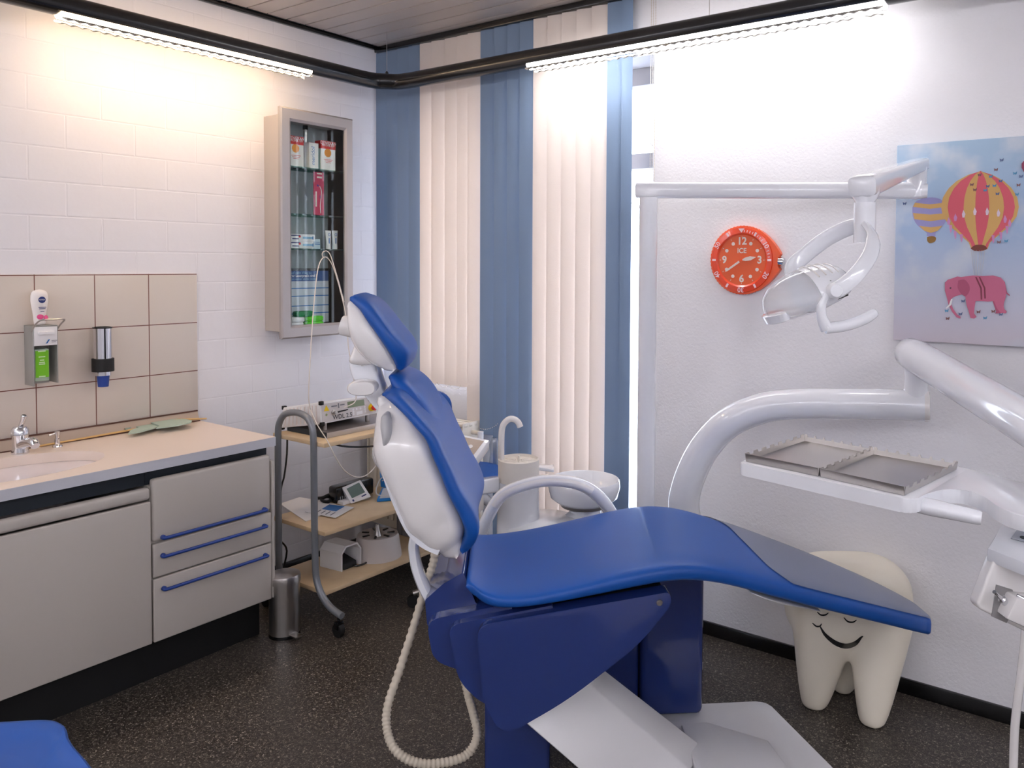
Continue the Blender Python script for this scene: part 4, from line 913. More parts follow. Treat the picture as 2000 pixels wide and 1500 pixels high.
for dy in (0, 5): b.tube(smooth([atD(1625, 580+dy, 1.966), atD(1640, 577.5+dy, 1.97), atD(1656, 571+dy, 1.983)], 8), .0022, 8)
b.build('vent_slits', black, vb_)
MB().tube(smooth([atD(x, y, 1.95) for x, y in ((1612, 574), (1604, 596), (1606, 622), (1616, 644))], 16), [.012]*10+[.013, .014, .015, .016, .017, .016], 14, r2=.012).build('handle_bracket', white_gl, ol, 60)
MB().tube(smooth([atD(x, y, d) for x, y, d in ((1612, 641, 1.95), (1640, 638, 1.95), (1665, 632, 1.95), (1692, 621, 1.95), (1712, 608, 1.95))], 20), [.014]*15+[.0135, .013, .012, .011, .007], 14).build('handle', white_gl, ol, 60)

# ------------------------------------------------------------------ delivery unit: bent tube, spring arm, tray table, instrument head
du = thing('delivery_unit', V((0, 0, 0)), 'white dental delivery unit, thick bent tube arm carrying tray table', 'dental unit')
tb = [(1338, 1010, 2.9), (1336, 975, 2.9), (1350, 925, 2.88), (1378, 872, 2.85), (1424, 825, 2.8), (1490, 797, 2.75), (1560, 789, 2.7), (1650, 789, 2.63), (1740, 790, 2.58), (1812, 793, 2.54)]
P3 = [atD(*t_) for t_ in tb]; base = V((P3[0].x, P3[0].y, 0)); du.location = base
pts = [base, base+EZ*.25]+smooth(P3, 44)
MB().tube(pts, [.056]*8+[.055-.006*i/37 for i in range(38)], 28).build('bent_tube', white_gl, du, 60)
MB().lathe(base, [(0, 0), (.07, 0), (.07, .02), (.058, .03), (0, .03)], seg=36).build('tube_foot', white_pl, du)
e_ = P3[-1]; dT = (e_-P3[-2]).normalized(); MB().tube([e_-dT*.01, e_+dT*.004, e_+dT*.006], [.0495, .0495, .044], 28).build('end_cap', white_sh, du)
q0, q1 = atD(1789, 770, 2.55), atD(1789, 700, 2.55); q1.x, q1.y = q0.x, q0.y
MB().cyl(q0-EZ*.03, q1, .036, seg=28).build('pivot_post', white_gl, du)
u0 = V((q0.x, q0.y, atD(1780, 704, 2.55).z)); u1 = atD(2000, 826, 1.87); du_ = (u1-u0).normalized(); u2 = u0+du_*1.05
u0 = u0+EZ*.012; MB().tube([u0-du_*.095, u0-du_*.09, u0-du_*.06, u0, u2-du_*.05, u2], [.02, .038, .05, .053, .05, .045], 28).build('spring_arm', white_gl, du, 60)
hd0 = atD(2050, 1040, 1.62)
MB().tube(smooth([u2-du_*.05, u2+du_*.03-EZ*.03, V((hd0.x, hd0.y, hd0.z+.12)), hd0], 20), .035, 20).build('drop_arm', white_gl, du)
b = MB(); b.lathe(q1+EZ*-.035+N*.036*.98, [(0, 0), (.004, 0), (.004, .001), (0, .0012)], axis=CAM-q1, seg=12); b.build('arm_screw', black, du)
# tray table
zT = 1.02
def tz(px, py, z=zT): return onZ(px, py, z)
outl = [(1443, 903), (1569, 857), (1872, 911), (1960, 932), (2030, 952), (2040, 1015), (1985, 1006), (1950, 990), (1920, 968), (1885, 956), (1846, 955), (1812, 963), (1790, 974), (1768, 974)]
TP = [tz(*p) for p in outl]
TPr = rnd(TP, [.012, .012, .05, .05, .02, .02, .03, .05, .06, .06, .06, .04, .03, .012], 4)
MB().prism([p-EZ*.028 for p in TPr], EZ*.028, .004, 2).build('tray_table', white_gl, du, 30)
hA, hB = tz(1788, 984, zT-.02), tz(1917, 1012, zT-.03)
hd_ = (hB-hA).normalized(); MB().tube([hA, hA+hd_*.004, hA+hd_*.03, hB-hd_*.004, hB], [.012, .016, .0165, .0135, .012], 20).build('tray_handle', white_gl, du, 50)
MB().tube([hA-hd_*.016, hA+hd_*.001], [.0175, .0175], 20).build('handle_collar', white_gl, du)
# instrument head at the right edge
ih = MB(); dH = 1.66
fr_ = [atD(1957, 1022, dH+.1), atD(2030, 958, dH+.25), atD(2110, 1000, dH), atD(2110, 1140, dH-.06), atD(1928, 1070, dH)]
nH = (fr_[1]-fr_[0]).cross(fr_[4]-fr_[0]).normalized(); nH = nH if nH.dot(CAM-fr_[0]) > 0 else -nH
fr_ = [onP(x, y, fr_[0], nH) for x, y in ((1957, 1024), (2010, 962), (2110, 990), (2110, 1142), (1928, 1070))]
ih.prism(fr_, -nH*.03, .004, 2).build('head_panel', white_gl, du)
scr = [onP(x, y, fr_[0]+nH*.0006, nH) for x, y in ((1974, 1052), (2002, 1014), (2100, 1040), (2100, 1086))]
MB().prism(scr, nH*.0012).build('display', mat('panel_grey', (176, 180, 190), .3), du)
MB().lathe(onP(1998, 1050, fr_[0]+nH*.002, nH), [(0, 0), (.006, 0), (.006, .001), (0, .001)], axis=nH, seg=14).build('display_key', dark_gap, du)
hl_ = [atD(x, y, dH-.01) for x, y in ((1944, 1088), (1908, 1180), (1912, 1190), (2060, 1262), (2110, 1250), (2110, 1148))]
b = MB().prism(hl_, RR[2]*.035, .008, 3); b.build('holder_block', white_sh, du)
hv = [atD(x, y, dH-.012) for x, y in ((1946, 1142), (1978, 1152), (1982, 1190), (1966, 1217), (1937, 1204), (1942, 1170))]
MB().prism(hv, RR[2]*.003).build('holster', mat('holster_grey', (150, 148, 148), .4), du)
b2_ = [atD(x, y, dH-.05) for x, y in ((1986, 1168), (1966, 1210), (2020, 1234), (2100, 1240), (2100, 1180))]
MB().prism(b2_, RR[2]*.05, .005, 2).build('holder_block', white_sh, du)
for k, (x, y, x2, y2) in enumerate(((1942, 1156, 1974, 1186), (1986, 1163, 2030, 1186))):
    p_, q_ = atD(x, y, dH-.04), atD(x2, y2, dH-.015+(-.04 if k else 0)); im = MB().tube([p_, p_.lerp(q_, .4), p_.lerp(q_, .45), q_], [.004, .0045, .008, .0085], 14).build('instrument', chrome, du)
hsx = [(2003, 1225, 1.66), (2001, 1260, 1.66), (1994, 1320, 1.67), (1986, 1380, 1.68), (1981, 1440, 1.69), (1979, 1520, 1.7)]
MB().tube(smooth([atD(*t_) for t_ in hsx], 30), .0085, 12).build('instrument_hose', white_sh, du)
# steel trays
def tray(name, label, quad):
    c = [tz(*p, zT+.001) for p in quad]; ex_ = (c[1]-c[0]); ey_ = (c[3]-c[0]); cen = sum(c, V())/4
    t_ = thing(name, V((cen.x, cen.y, zT+.0005)), label, 'tray', 'steel instrument trays')
    hT = .018
    MB().prism(c, EZ*.0012).build('tray_floor', steel, t_)
    b = MB()
    for i in range(4):
        p, q_ = c[i], c[(i+1) % 4]; d = (q_-p); Ld = d.length; d.normalize(); nn = (cen-(p+q_)/2); nn.z = 0; nn = (nn-d*nn.dot(d)).normalized()
        prof = []
        n_ = 7
        if i in (0, 1, 2):
            prof = [(0, hT)]
            for k in range(n_):
                x = Ld*(k+.7)/(n_+.4); prof += [(x-.011, hT), (x-.008, hT-.006), (x+.008, hT-.006), (x+.011, hT)]
            prof += [(Ld, hT)]
        else: prof = [(0, hT), (Ld, hT)]
        poly = [p]+[p+d*x+EZ*z-nn*.003*(z/hT) for x, z in prof]+[q_]
        b.prism(poly[::-1], nn*.0014)
    b.build('tray_rim', steel, t_, 20); return t_
tray('steel_tray', 'left steel tray with notched rim on the white tray table', [(1457, 901), (1571, 862), (1702, 887), (1598, 930)])
tray('steel_tray', 'right steel tray with notched rim on table, nearest the dentist handle', [(1603, 931), (1706, 888), (1868, 917), (1766, 968)])
# ------------------------------------------------------------------ clock
YC = -.001
cc = onY(1450, 508, -.02); Rc = .129*1.0
ck = thing('wall_clock', (cc.x, 0, cc.z), 'round orange wall clock shaped like a wristwatch face with crown', 'clock')
print('clock', cc, onY(1381, 508, -.02), onY(1518, 508, -.02), onY(1450, 441, -.02), onY(1450, 576, -.02))
def cq(r, deg, y): a_ = math.radians(90-deg); return V((cc.x+r*math.cos(a_), y, cc.z+r*math.sin(a_)))
n = 180; pts = []
for k in range(n):
    dg = 360*k/n; dd = (dg-92+180) % 360-180
    r = Rc*(1+.012*math.cos(dg*60/360*2*PI/1.0*1.0)) if abs(dd) > 60 else Rc*(1.0+.02+.26*max(0, 1-abs(dd)/58)**2.2)
    if abs(dd) < 9: r = Rc*1.1
    pts.append(cq(r, dg, -.002))
MB().prism(pts, (0, -.022, 0), .003, 2).build('case', orange, ck, 30)
crp = cq(Rc*1.1, 92, -.014); MB().lathe(crp, [(0, 0), (.016, 0), (.016, .016), (.014, .02), (0, .02)], axis=(1, 0, -.03), seg=20).build('crown', chrome, ck)
def ringm(r0, r1, y0, y1): return MB().lathe((cc.x, 0, cc.z), [(r0, -y0), (r1, -y0), (r1-.002, -y1), (r0+.004, -y1), (r0, -y0)], axis=(0, -1, 0), seg=72, cap=False)
MB().lathe((cc.x, 0, cc.z), [(Rc*.74, .024), (Rc*.95, .024), (Rc*.94, .03), (Rc*.79, .032), (Rc*.74, .0265)], axis=(0, -1, 0), seg=72, cap=False).build('bezel', red_or, ck, 30)
MB().lathe((cc.x, 0, cc.z), [(0, .024), (Rc*.76, .024), (Rc*.76, .0255), (0, .0255)], axis=(0, -1, 0), seg=64).build('dial', orange2, ck)
yb_ = -.0325; yd = -.0258; Rb = Rc*.865
for dg in (30, 90, 150, 210, 270, 330):
    b = MB();    a_, c_ = cq(Rc*.805, dg, yb_), cq(Rc*.92, dg, yb_); d = (c_-a_).normalized(); s_ = d.cross(EY)*.004; b.prism([a_-s_, c_-s_, c_+s_, a_+s_], (0, -.0004, 0)).build('bezel_mark', pink_white, ck)
for mn in list(range(1, 9))+[12, 13, 14]:
    if mn == 5: continue
    b = MB();    a_, c_ = cq(Rc*.82, mn*6, yb_), cq(Rc*.89, mn*6, yb_); d = (c_-a_).normalized(); s_ = d.cross(EY)*.0013; b.prism([a_-s_, c_-s_, c_+s_, a_+s_], (0, -.0004, 0)).build('minute_mark', pink_white, ck)
b = MB(); tp = [cq(Rc*.93, -6, yb_), cq(Rc*.93, 6, yb_), cq(Rc*.80, 0, yb_)]; b.prism(tp, (0, -.0004, 0)).build('bezel_triangle', pink_white, ck)
for tx, dg in (('10', 60), ('20', 120), ('30', 180), ('40', 240), ('50', 300)):
    a_ = math.radians(90-dg); u = V((math.cos(a_), 0, math.sin(a_))); b = MB(); b.merge_text(tx, Rc*.2, cq(Rb, dg, yb_), u.cross(EY)*-1 if False else V((math.sin(a_), 0, -math.cos(a_))), u, .0004, bold=.015).build('bezel_numeral', pink_white, ck)
for tx, dg, r in (('12', 0, .55), ('3', 90, .55), ('6', 180, .55), ('9', 270, .55)): MB().merge_text(tx, Rc*.3, cq(Rc*r, dg, yd), EX, EZ, .0004, bold=.03).build('dial_numeral', pale, ck)
MB().merge_text('ICE', Rc*.2, cq(Rc*.27, 0, yd), EX, EZ, .0004, bold=.02).build('dial_lettering', pale, ck)
for h_ in (1, 2, 4, 5, 7, 8, 10, 11): MB().lathe(cq(Rc*.55, h_*30, yd), [(0, 0), (Rc*.052, 0), (Rc*.052, .0006), (0, .0008)], axis=(0, -1, 0), seg=18).build('hour_dot', pale, ck)
for h_ in range(12):
    b = MB();    a_, c_ = cq(Rc*.66, h_*30, yd), cq(Rc*.70, h_*30, yd); d = (c_-a_).normalized(); s_ = d.cross(EY)*.0009; b.prism([a_-s_, c_-s_, c_+s_, a_+s_], (0, -.0003, 0)).build('hour_tick', pale, ck)
def hand(nm, dg, prof, y, sec=None):
    a_ = math.radians(90-dg); u = V((math.cos(a_), 0, math.sin(a_))); s_ = V((u.z, 0, -u.x))
    MB().prism([V((cc.x, y, cc.z))+u*Rc*r+s_*Rc*w_ for r, w_ in prof], (0, -.001, 0)).build(nm, pale, ck)
hand('hour_hand', 79, [(.02, -.012), (.12, -.05), (.28, -.06), (.46, 0), (.28, .06), (.12, .05), (.02, .012)], -.0275)
hand('minute_hand', 236, [(.08, -.03), (.55, -.028), (.62, 0), (.55, .028), (.08, .03)], -.029)
MB().lathe((cc.x, -.0262, cc.z), [(0, 0), (.004, 0), (.004, .004), (0, .004)], axis=(0, -1, 0), seg=14).build('hub', orange, ck)

# ------------------------------------------------------------------ canvas picture
yP = -.03
pl0, pb0 = onY(1752, 284, yP), onY(1747, 664, yP); px1 = pl0.x+.72
pc = thing('canvas_picture', (pl0.x+.36, 0, pb0.z), 'square canvas picture of a pink elephant under a striped hot air balloon', 'picture')
sky = mat('canvas_sky', (150, 186, 218), .75); nt = sky.node_tree; bq_ = nt.nodes['Principled BSDF']; tc = nt.nodes.new('ShaderNodeTexCoord'); sp = nt.nodes.new('ShaderNodeSeparateXYZ'); nt.links.new(tc.outputs['Object'], sp.inputs[0])
mr = nt.nodes.new('ShaderNodeMapRange'); mr.inputs['From Min'].default_value = 0; mr.inputs['From Max'].default_value = pl0.z-pb0.z; nt.links.new(sp.outputs['Z'], mr.inputs['Value'])
rp = nt.nodes.new('ShaderNodeValToRGB'); e = rp.color_ramp.elements; e[0].color = lin((216, 208, 218)); e[1].color = lin((166, 192, 216)); k = e.new(.3); k.color = lin((192, 200, 220)); k = e.new(.55); k.color = lin((168, 190, 220)); nt.links.new(mr.outputs[0], rp.inputs[0])
ns = nt.nodes.new('ShaderNodeTexNoise'); ns.inputs['Scale'].default_value = 5.5; ns.inputs['Detail'].default_value = 4; nt.links.new(tc.outputs['Object'], ns.inputs['Vector'])
cr_ = nt.nodes.new('ShaderNodeValToRGB'); cr_.color_ramp.elements[0].position = .52; cr_.color_ramp.elements[1].position = .68; nt.links.new(ns.outputs['Fac'], cr_.inputs[0])
mm = nt.nodes.new('ShaderNodeMix'); mm.data_type = 'RGBA'; nt.links.new(cr_.outputs[0], mm.inputs['Factor']); nt.links.new(rp.outputs[0], mm.inputs['A']); mm.inputs['B'].default_value = lin((208, 214, 224)); nt.links.new(mm.outputs['Result'], bq_.inputs['Base Color'])
MB().box((pl0.x, yP, pb0.z), (px1, -.001, pl0.z), .003).build('canvas', sky, pc)
lay = [0]
def pic(nm, poly, m, sm=0):
    lay[0] += 1; y = yP-.0003-.00012*lay[0]
    pts = [onY(px, py, yP) for px, py in poly]
    if sm: pts = smooth(pts+[pts[0]], sm)[:-1]
    MB().poly([V((p.x, y, p.z)) for p in pts]).build(nm, m, pc)
red_b, yel_b = mat('balloon_red', (222, 100, 114), .7), mat('balloon_gold', (218, 174, 106), .7)
ell = [(1796, 468), (1803, 483), (1811, 494), (1812, 500), (1827, 500), (1828, 494), (1836, 484), (1845, 470), (1846, 450), (1840, 425), (1830, 400)]
violet_b = mat('balloon_lilac', (160, 156, 206), .7)
pic('small_balloon', [(1782, 405), (1790, 393), (1812, 386), (1834, 388), (1846, 400), (1850, 425), (1842, 440), (1828, 454), (1826, 462), (1811, 461), (1809, 454), (1792, 440), (1783, 424)], violet_b, 60)
for a_, c_ in (((398, 403, 1786, 1848)), ((415, 427, 1783, 1850)), ((440, 447, 1795, 1843))) and []: pass
for y0_, y1_, xa, xb, xc, xd in ((396, 404, 1787, 1845, 1783, 1849), (416, 428, 1783, 1851, 1786, 1848), (441, 451, 1795, 1841, 1806, 1831)):
    pic('small_balloon_band', [(xa, y0_), ((xa+xb)/2, y0_+3), (xb, y0_), (xd, y1_), ((xa+xb)/2, y1_+4), (xc, y1_)], yel_b)
pic('small_basket', [(1811, 463), (1820, 461), (1828, 464), (1826, 472), (1816, 475), (1811, 470)], mat('basket_brown', (150, 112, 56), .7), 20)
# big balloon: gores between top (1915,335) and mouth (1912,486)
def bx_(u, v): # u -1..1 across, v 0..1 down
    half = [(0, .02), (.04, .3), (.12, .6), (.22, .82), (.34, .96), (.46, 1), (.58, .95), (.7, .78), (.82, .5), (.92, .27), (1, .21)]
    for (a_, h0_), (c_, h1_) in zip(half, half[1:]):
        if a_ <= v <= c_: hh2 = h0_+(h1_-h0_)*(v-a_)/(c_-a_); break
    return (1915-2*v+u*76*hh2, 335+151*v+ (1-u*u)*6*(v-.2))
gs = [-1, -.83, -.42, -.12, .24, .62, .9, 1]
for k in range(7):
    pts = [bx_(gs[k], v/24) for v in range(25)]+[bx_(gs[k+1], v/24) for v in range(24, -1, -1)]
    pic('balloon_gore', pts, yel_b if k % 2 == 0 else red_b)
pic('balloon_mouth', [(1896, 485), (1904, 479), (1912, 478), (1922, 479), (1928, 485), (1922, 489), (1904, 490)], mat('mouth_brown', (130, 70, 60), .7), 30)
bunt = mat('bunting_pink', (216, 150, 200), .7)
for x, y in ((1853, 432), (1866, 425), (1882, 418), (1904, 413), (1928, 413), (1950, 416), (1963, 428), (1972, 436)):
    pic('bunting', [(x, y-8), (x+4, y), (x+2, y+7), (x-2, y+7), (x-3, y)], mat('bunting_white', (232, 214, 228), .7) if 1870 < x < 1955 else bunt)
for x, y in ((1857, 448), (1866, 460), (1878, 466), (1940, 468), (1955, 462), (1967, 450)): pic('streamer', [(x-3, y-9), (x+3, y-8), (x+2, y+4), (x, y+8), (x-2, y)], bunt)
for a_, c_ in (((1897, 488), (1903, 540)), ((1902, 489), (1906, 540)), ((1907, 489), (1908, 540)), ((1914, 489), (1911, 540)), ((1918, 489), (1914, 540)), ((1924, 488), (1917, 540))):
    pic('rope', [(a_[0]-.5, a_[1]), (a_[0]+.5, a_[1]), (c_[0]+.5, c_[1]), (c_[0]-.5, c_[1])], lgrey_p)
pink_e, pink_d = mat('elephant_pink', (198, 108, 138), .7), mat('elephant_shade', (176, 88, 118), .7)
pic('elephant_leg', [(1938, 585), (1943, 600), (1946, 608), (1944, 612), (1955, 612), (1960, 605), (1962, 585)], pink_d)
pic('elephant_body', [(1846, 552), (1852, 546), (1862, 543), (1870, 540), (1878, 541), (1900, 538), (1920, 539), (1940, 538), (1955, 542), (1963, 551), (1966, 565), (1965, 580), (1960, 595), (1962, 604), (1967, 608), (1965, 612), (1955, 611), (1948, 603), (1942, 588), (1930, 589), (1915, 588), (1906, 588), (1904, 600), (1903, 612), (1908, 619), (1903, 622), (1896, 621), (1893, 610), (1888, 595), (1886, 580), (1880, 575), (1868, 578), (1860, 582), (1857, 590), (1862, 603), (1870, 614), (1877, 619), (1876, 622), (1869, 620), (1860, 609), (1853, 595), (1850, 582), (1846, 568)], pink_e)
pic('elephant_ear', [(1872, 548), (1884, 546), (1893, 556), (1894, 568), (1887, 578), (1878, 574), (1871, 562)], pink_d, 40)
pic('elephant_eye', [(1855, 562), (1858, 561), (1859, 563), (1856, 564)], dark_gap)
pic('tusk', [(1858, 584), (1861, 584), (1858, 596), (1849, 603), (1848, 601), (1854, 595)], paper)
pic('strap', [(1905, 541), (1908, 541), (1918, 562), (1919, 585), (1916, 585), (1915, 563)], mat('strap_brown', (130, 60, 76), .7)); pic('strap', [(1912, 541), (1915, 541), (1925, 562), (1926, 583), (1923, 583), (1922, 563)], MATS['strap_brown'])
pic('elephant_tail', [(1964, 560), (1968, 572), (1973, 576), (1972, 578), (1966, 574)], pink_d)
bf = [mat('butterfly_slate', (96, 110, 150), .7), mat('butterfly_brown', (130, 90, 90), .7), mat('butterfly_blue', (90, 150, 190), .7)]
for k, (x, y) in enumerate(((1957, 313), (1946, 332), (1983, 339), (1995, 345), (1914, 342), (1936, 345), (1955, 354), (1899, 361), (1943, 363), (1930, 364), (1905, 371), (1925, 372), (1949, 379), (1990, 362), (1987, 380), (1768, 398), (1952, 473), (1966, 471), (1882, 588), (1912, 609), (1850, 607), (1877, 613), (1852, 622), (1925, 621), (1956, 614), (1941, 608))):
    pic('butterfly', [(x-4, y-3), (x, y-1), (x+4, y-4), (x+3, y+1), (x+1, y+3), (x, y+1), (x-3, y+3)], bf[k % 3])
pic('right_balloon', [(2000, 315), (1996, 320), (1996, 328), (2000, 336), (2020, 336), (2020, 315)], mat('balloon_maroon', (150, 70, 100), .7))

# ------------------------------------------------------------------ tooth stool
c = onZ(1650, 1400, 0); tc0 = V((2.476, -.166, 0))
zTop = onP(1660, 1088, tc0, V((.578, -.815, 0))).z
u = V((.8157, .578, 0)); f_ = V((.578, -.8157, 0))
dt = -RR[2].dot(CAM-tc0); sc_t = dt/F
legL, legR = onZ(1590, 1380, 0), onZ(1703, 1415, 0)
tt = thing('tooth_stool', tc0, 'cream plastic stool shaped like a molar with a painted smile', 'stool')
print('tooth', legL, legR, zTop, dt)
wx = 118*sc_t; wy_ = wx*.62
tx = tc0+u*0
def trg(z, rx_, ry_, e=.62, ox=0): return [tx+u*(ox+rx_*sup(math.cos(2*PI*i/48), e))+f_*(ry_*sup(math.sin(2*PI*i/48), e))+EZ*z for i in range(48)]
H_ = zTop
prof = [(.44, .5, .45), (.46, .72, .7), (.5, .9, .93), (.54, .965, 1), (.6, .99, 1.02), (.75, 1.0, 1.03), (.86, .96, 1), (.94, .84, .9), (.985, .62, .7), (.995, .35, .4), (.985, .1, .12)]
hit = lambda p: V((p.x, p.y, 0))
b = MB().loft([trg(H_*k, wx*a_, wy_*c_) for k, a_, c_ in prof])
cy_ = [hit(legL), hit(legR)]
off_b = [hit(legL)-f_*(wy_*1.6), hit(legR)-f_*(wy_*1.6)]
for k, (g_, sx) in enumerate(zip(cy_+off_b, (-1, 1, -1, 1))):
    top = tx+u*(sx*wx*.45)+f_*(wy_*.45*(1 if k < 2 else -1)); rings = []
    if k >= 2: g_ = g_+u*(.06 if k == 2 else -.03); g_ = V((g_.x, min(g_.y, -.065), 0)); top = top+u*(.06 if k == 2 else 0)
    for i_ in range(21):
        t = i_/20; cpt = top.lerp(g_, t**1.1)+EZ*(H_*.6*(1-t)); rr1 = wx*(.19+.345*(1-t)**.8)*(1 if k < 2 else .85); rr2 = wx*.19+(wy_*.58-wx*.2)*(1-t)**.75
        rings.append([cpt+u*(rr1*math.cos(2*PI*j/32))+f_*(rr2*math.sin(2*PI*j/32)) for j in range(32)])
    b.loft(rings)
body = b.build('tooth_body', tooth_m, tt, 60)
rm = body.modifiers.new('r', 'REMESH'); rm.mode = 'VOXEL'; rm.voxel_size = .007
sm_ = body.modifiers.new('s', 'SMOOTH'); sm_.factor = .6; sm_.iterations = 36
dg = bpy.context.evaluated_depsgraph_get(); dg.update(); me = bpy.data.meshes.new_from_object(body.evaluated_get(dg)); body.modifiers.clear(); body.data = me
for p in me.polygons: p.use_smooth = True
mz = min(v.co.z for v in me.vertices)
for v in me.vertices:
    if v.co.z < .03: v.co.z -= mz*(1-max(v.co.z, 0)/.03)
# painted face, wrapped onto the front
yf = -wy_*1.03
from mathutils.bvhtree import BVHTree
tris = []; vco = []
for o_ in [body]+[x for x in tt.children if x.name.startswith('root')]:
    base_i = len(vco); vco += [v.co+wloc(o_) for v in o_.data.vertices]; tris += [tuple(base_i+i for i in p.vertices) for p in o_.data.polygons]
bvh = BVHTree.FromPolygons(vco, tris)
def onT(px, py):
    d = ray(px, py).normalized(); h = bvh.ray_cast(CAM, d); return h[0]-d*.0015 if h[0] else onP(px, py, tc0+f_*wy_, f_)
def stroke(nm, pts, wds, par):
    P_ = catmull([p+(w_,) for p, w_ in zip(pts, wds)], 34); b = MB(); prev = None
    for i in range(34):
        x, y, w_ = P_[i]; x2, y2, _ = P_[min(i+1, 33)]; x1, y1, _ = P_[max(i-1, 0)]; dx, dy = x2-x1, y2-y1; L_ = math.hypot(dx, dy); nx, ny = -dy/L_*w_/2, dx/L_*w_/2
        cur = b.vs([onT(x+nx*k, y+ny*k) for k in (-1, 0, 1)])
        if prev:
            for k in range(2): b.face((prev[k], prev[k+1], cur[k+1], cur[k]))
        prev = cur
    b.build(nm, black, par)
stroke('mouth', [(1601, 1222), (1612, 1240), (1632, 1256), (1652, 1262), (1670, 1257), (1682, 1245), (1686, 1243)], [2, 6, 9, 10, 9, 4, 1], tt)
stroke('cheek_line', [(1587, 1217), (1594, 1223), (1601, 1223), (1605, 1218)], [1.5, 3, 3, 1.5], tt)
stroke('eye_line', [(1596, 1195), (1603, 1201), (1612, 1201), (1618, 1197)], [1.5, 3, 3, 1.5], tt)
stroke('eye_line', [(1648, 1206), (1656, 1214), (1666, 1215), (1673, 1211)], [1.5, 3, 3, 1.5], tt)

# ------------------------------------------------------------------ utility trolley beside the drawers
tr_ = thing('trolley', (.47, -.55, 0), 'grey tube trolley with three birch shelves beside the drawer cabinet', 'trolley')
SY0, SY1, SX0, SX1 = -.865, -.22, .29, .63
zs3 = [.15, .39, .745]
for z in zs3: MB().box((SX0, SY0, z-.018), (SX1, SY1, z), .003).build('shelf', birch, tr_)
YH = -.875
hpx = [(546, 1190), (545, 1100), (544, 1000), (543, 900), (543, 850), (545, 828), (554, 811), (568, 806), (585, 807), (600, 816), (609, 832), (612, 855), (613, 900), (614, 1000), (616, 1100), (619, 1135), (630, 1165), (647, 1188), (668, 1203)]
hp = [onY(x, y, YH) for x, y in hpx]; print('hoop', hp[3], hp[13], hp[-1], hp[0])
pts = smooth(hp, 90); pts = [p for p in pts]
MB().tube(pts, .0135, 14).build('end_hoop', grey_tube, tr_, 60)
dlt = V((0, SY1+.012-YH, 0))
MB().tube([p+dlt for p in pts], .0135, 14).build('end_hoop', grey_tube, tr_, 60)
xb = hp[0].x; xf = hp[-1].x
MB().tube(smooth([V((xb, YH, hp[0].z)), V((xb-.005, YH, .12)), V((xb-.05, YH, .085)), V((xb-.1, YH, .075))], 14), .0135, 14).build('rear_foot', grey_tube, tr_, 60)
MB().tube(smooth([V((xb, YH, hp[0].z))+dlt, V((xb-.005, YH, .12))+dlt, V((xb-.05, YH, .085))+dlt, V((xb-.1, YH, .075))+dlt], 14), .0135, 14).build('rear_foot', grey_tube, tr_, 60)
for xx in (xf-.02, xb-.09):
    for dy in (0, dlt.y):
        w_ = MB().cyl((xx, YH+dy-.011, .026), (xx, YH+dy+.011, .026), .026, seg=22).build('caster', black_matt, tr_)
        MB().box((xx-.012, YH+dy-.016, .03), (xx+.012, YH+dy+.016, .062), .004).cyl((xx, YH+dy, .06), (xx, YH+dy, .08), .006).build('fork', black, w_)
# laser device on its stand, top shelf
zt = zs3[2]
XFr = .52
ft = [onX(624, 787, XFr), onX(733, 771, XFr), onX(738, 807, XFr), onX(626, 829, XFr)]
ctr_y = (ft[0].y+ft[1].y)/2
print('laser', ft)
lsr = thing('laser_device', (XFr-.12, ctr_y, min(p.z for p in ft)-.03), 'white dental laser device lettered WDL 2.5 with red stop button', 'medical device')
bkd = V((-.24, .0, -.03))
bk_ = [onX(552, 796, XFr-.24), None, None, onX(548, 836, XFr-.24)]
dR = ft[1]-ft[0]
bk_ = [bk_[0], bk_[0]+dR, bk_[3]+(ft[2]-ft[3]), bk_[3]]
MB().hexa(bk_, ft, .003).build('housing', white_pl, lsr)
nL = (ft[1]-ft[0]).cross(ft[3]-ft[0]).normalized(); nL = nL if nL.x > 0 else -nL
fx = (ft[1]-ft[0]).normalized(); fz = (ft[0]-ft[3]).normalized(); W_ = (ft[1]-ft[0]).length; Hh = (ft[0]-ft[3]).length
def fp(u_, v_, d=.001): return ft[3]+(ft[2]-ft[3])*u_+(ft[0]-ft[3]).lerp(ft[1]-ft[2], u_)*v_+nL*d
def fq(u0, u1, v0, v1, d=.001, t=.001): return MB().prism([fp(u0, v0, d), fp(u1, v0, d), fp(u1, v1, d), fp(u0, v1, d)], nL*t)
fq(.03, .97, .07, .93, .0005).build('front_plate', mat('laser_front', (212, 206, 204), .4), lsr)
fq(.47, .77, .55, .86, .002).build('display', lcd, lsr)
MB().merge_text('WDL 2.5', Hh*.3, fp(.37, .2, .0018), fx, fz, .0003, bold=.01).build('model_lettering', dark_gap, lsr)
fq(.19, .29, .72, .78, .0018, .0003).build('maker_lettering', grey_p, lsr)
fq(.34, .42, .73, .79, .0018, .0003).build('maker_lettering', grey_p, lsr)
fq(.305, .325, .62, .86, .0018, .0003).build('maker_mark', grey_p, lsr)
MB().prism([fp(.06, .58, .002), fp(.15, .58, .002), fp(.105, .86, .002)], nL*.0006).build('warning_triangle', yellow, lsr)
MB().lathe(fp(.1, .4, .0018), [(0, 0), (.005, 0), (.005, .0008), (0, .001)], axis=nL, seg=14).build('indicator', mat('olive', (150, 160, 110), .5), lsr)
MB().lathe(fp(.22, .47, .0015), [(0, 0), (.011, 0), (.011, .006), (.007, .008), (.007, .02), (0, .02)], axis=nL, seg=20).build('fibre_port', steel, lsr)
MB().tube([fp(.24, .47, .014), fp(.42, .52, .02)], [.004, .0025], 10).build('fibre_plug', black, lsr)
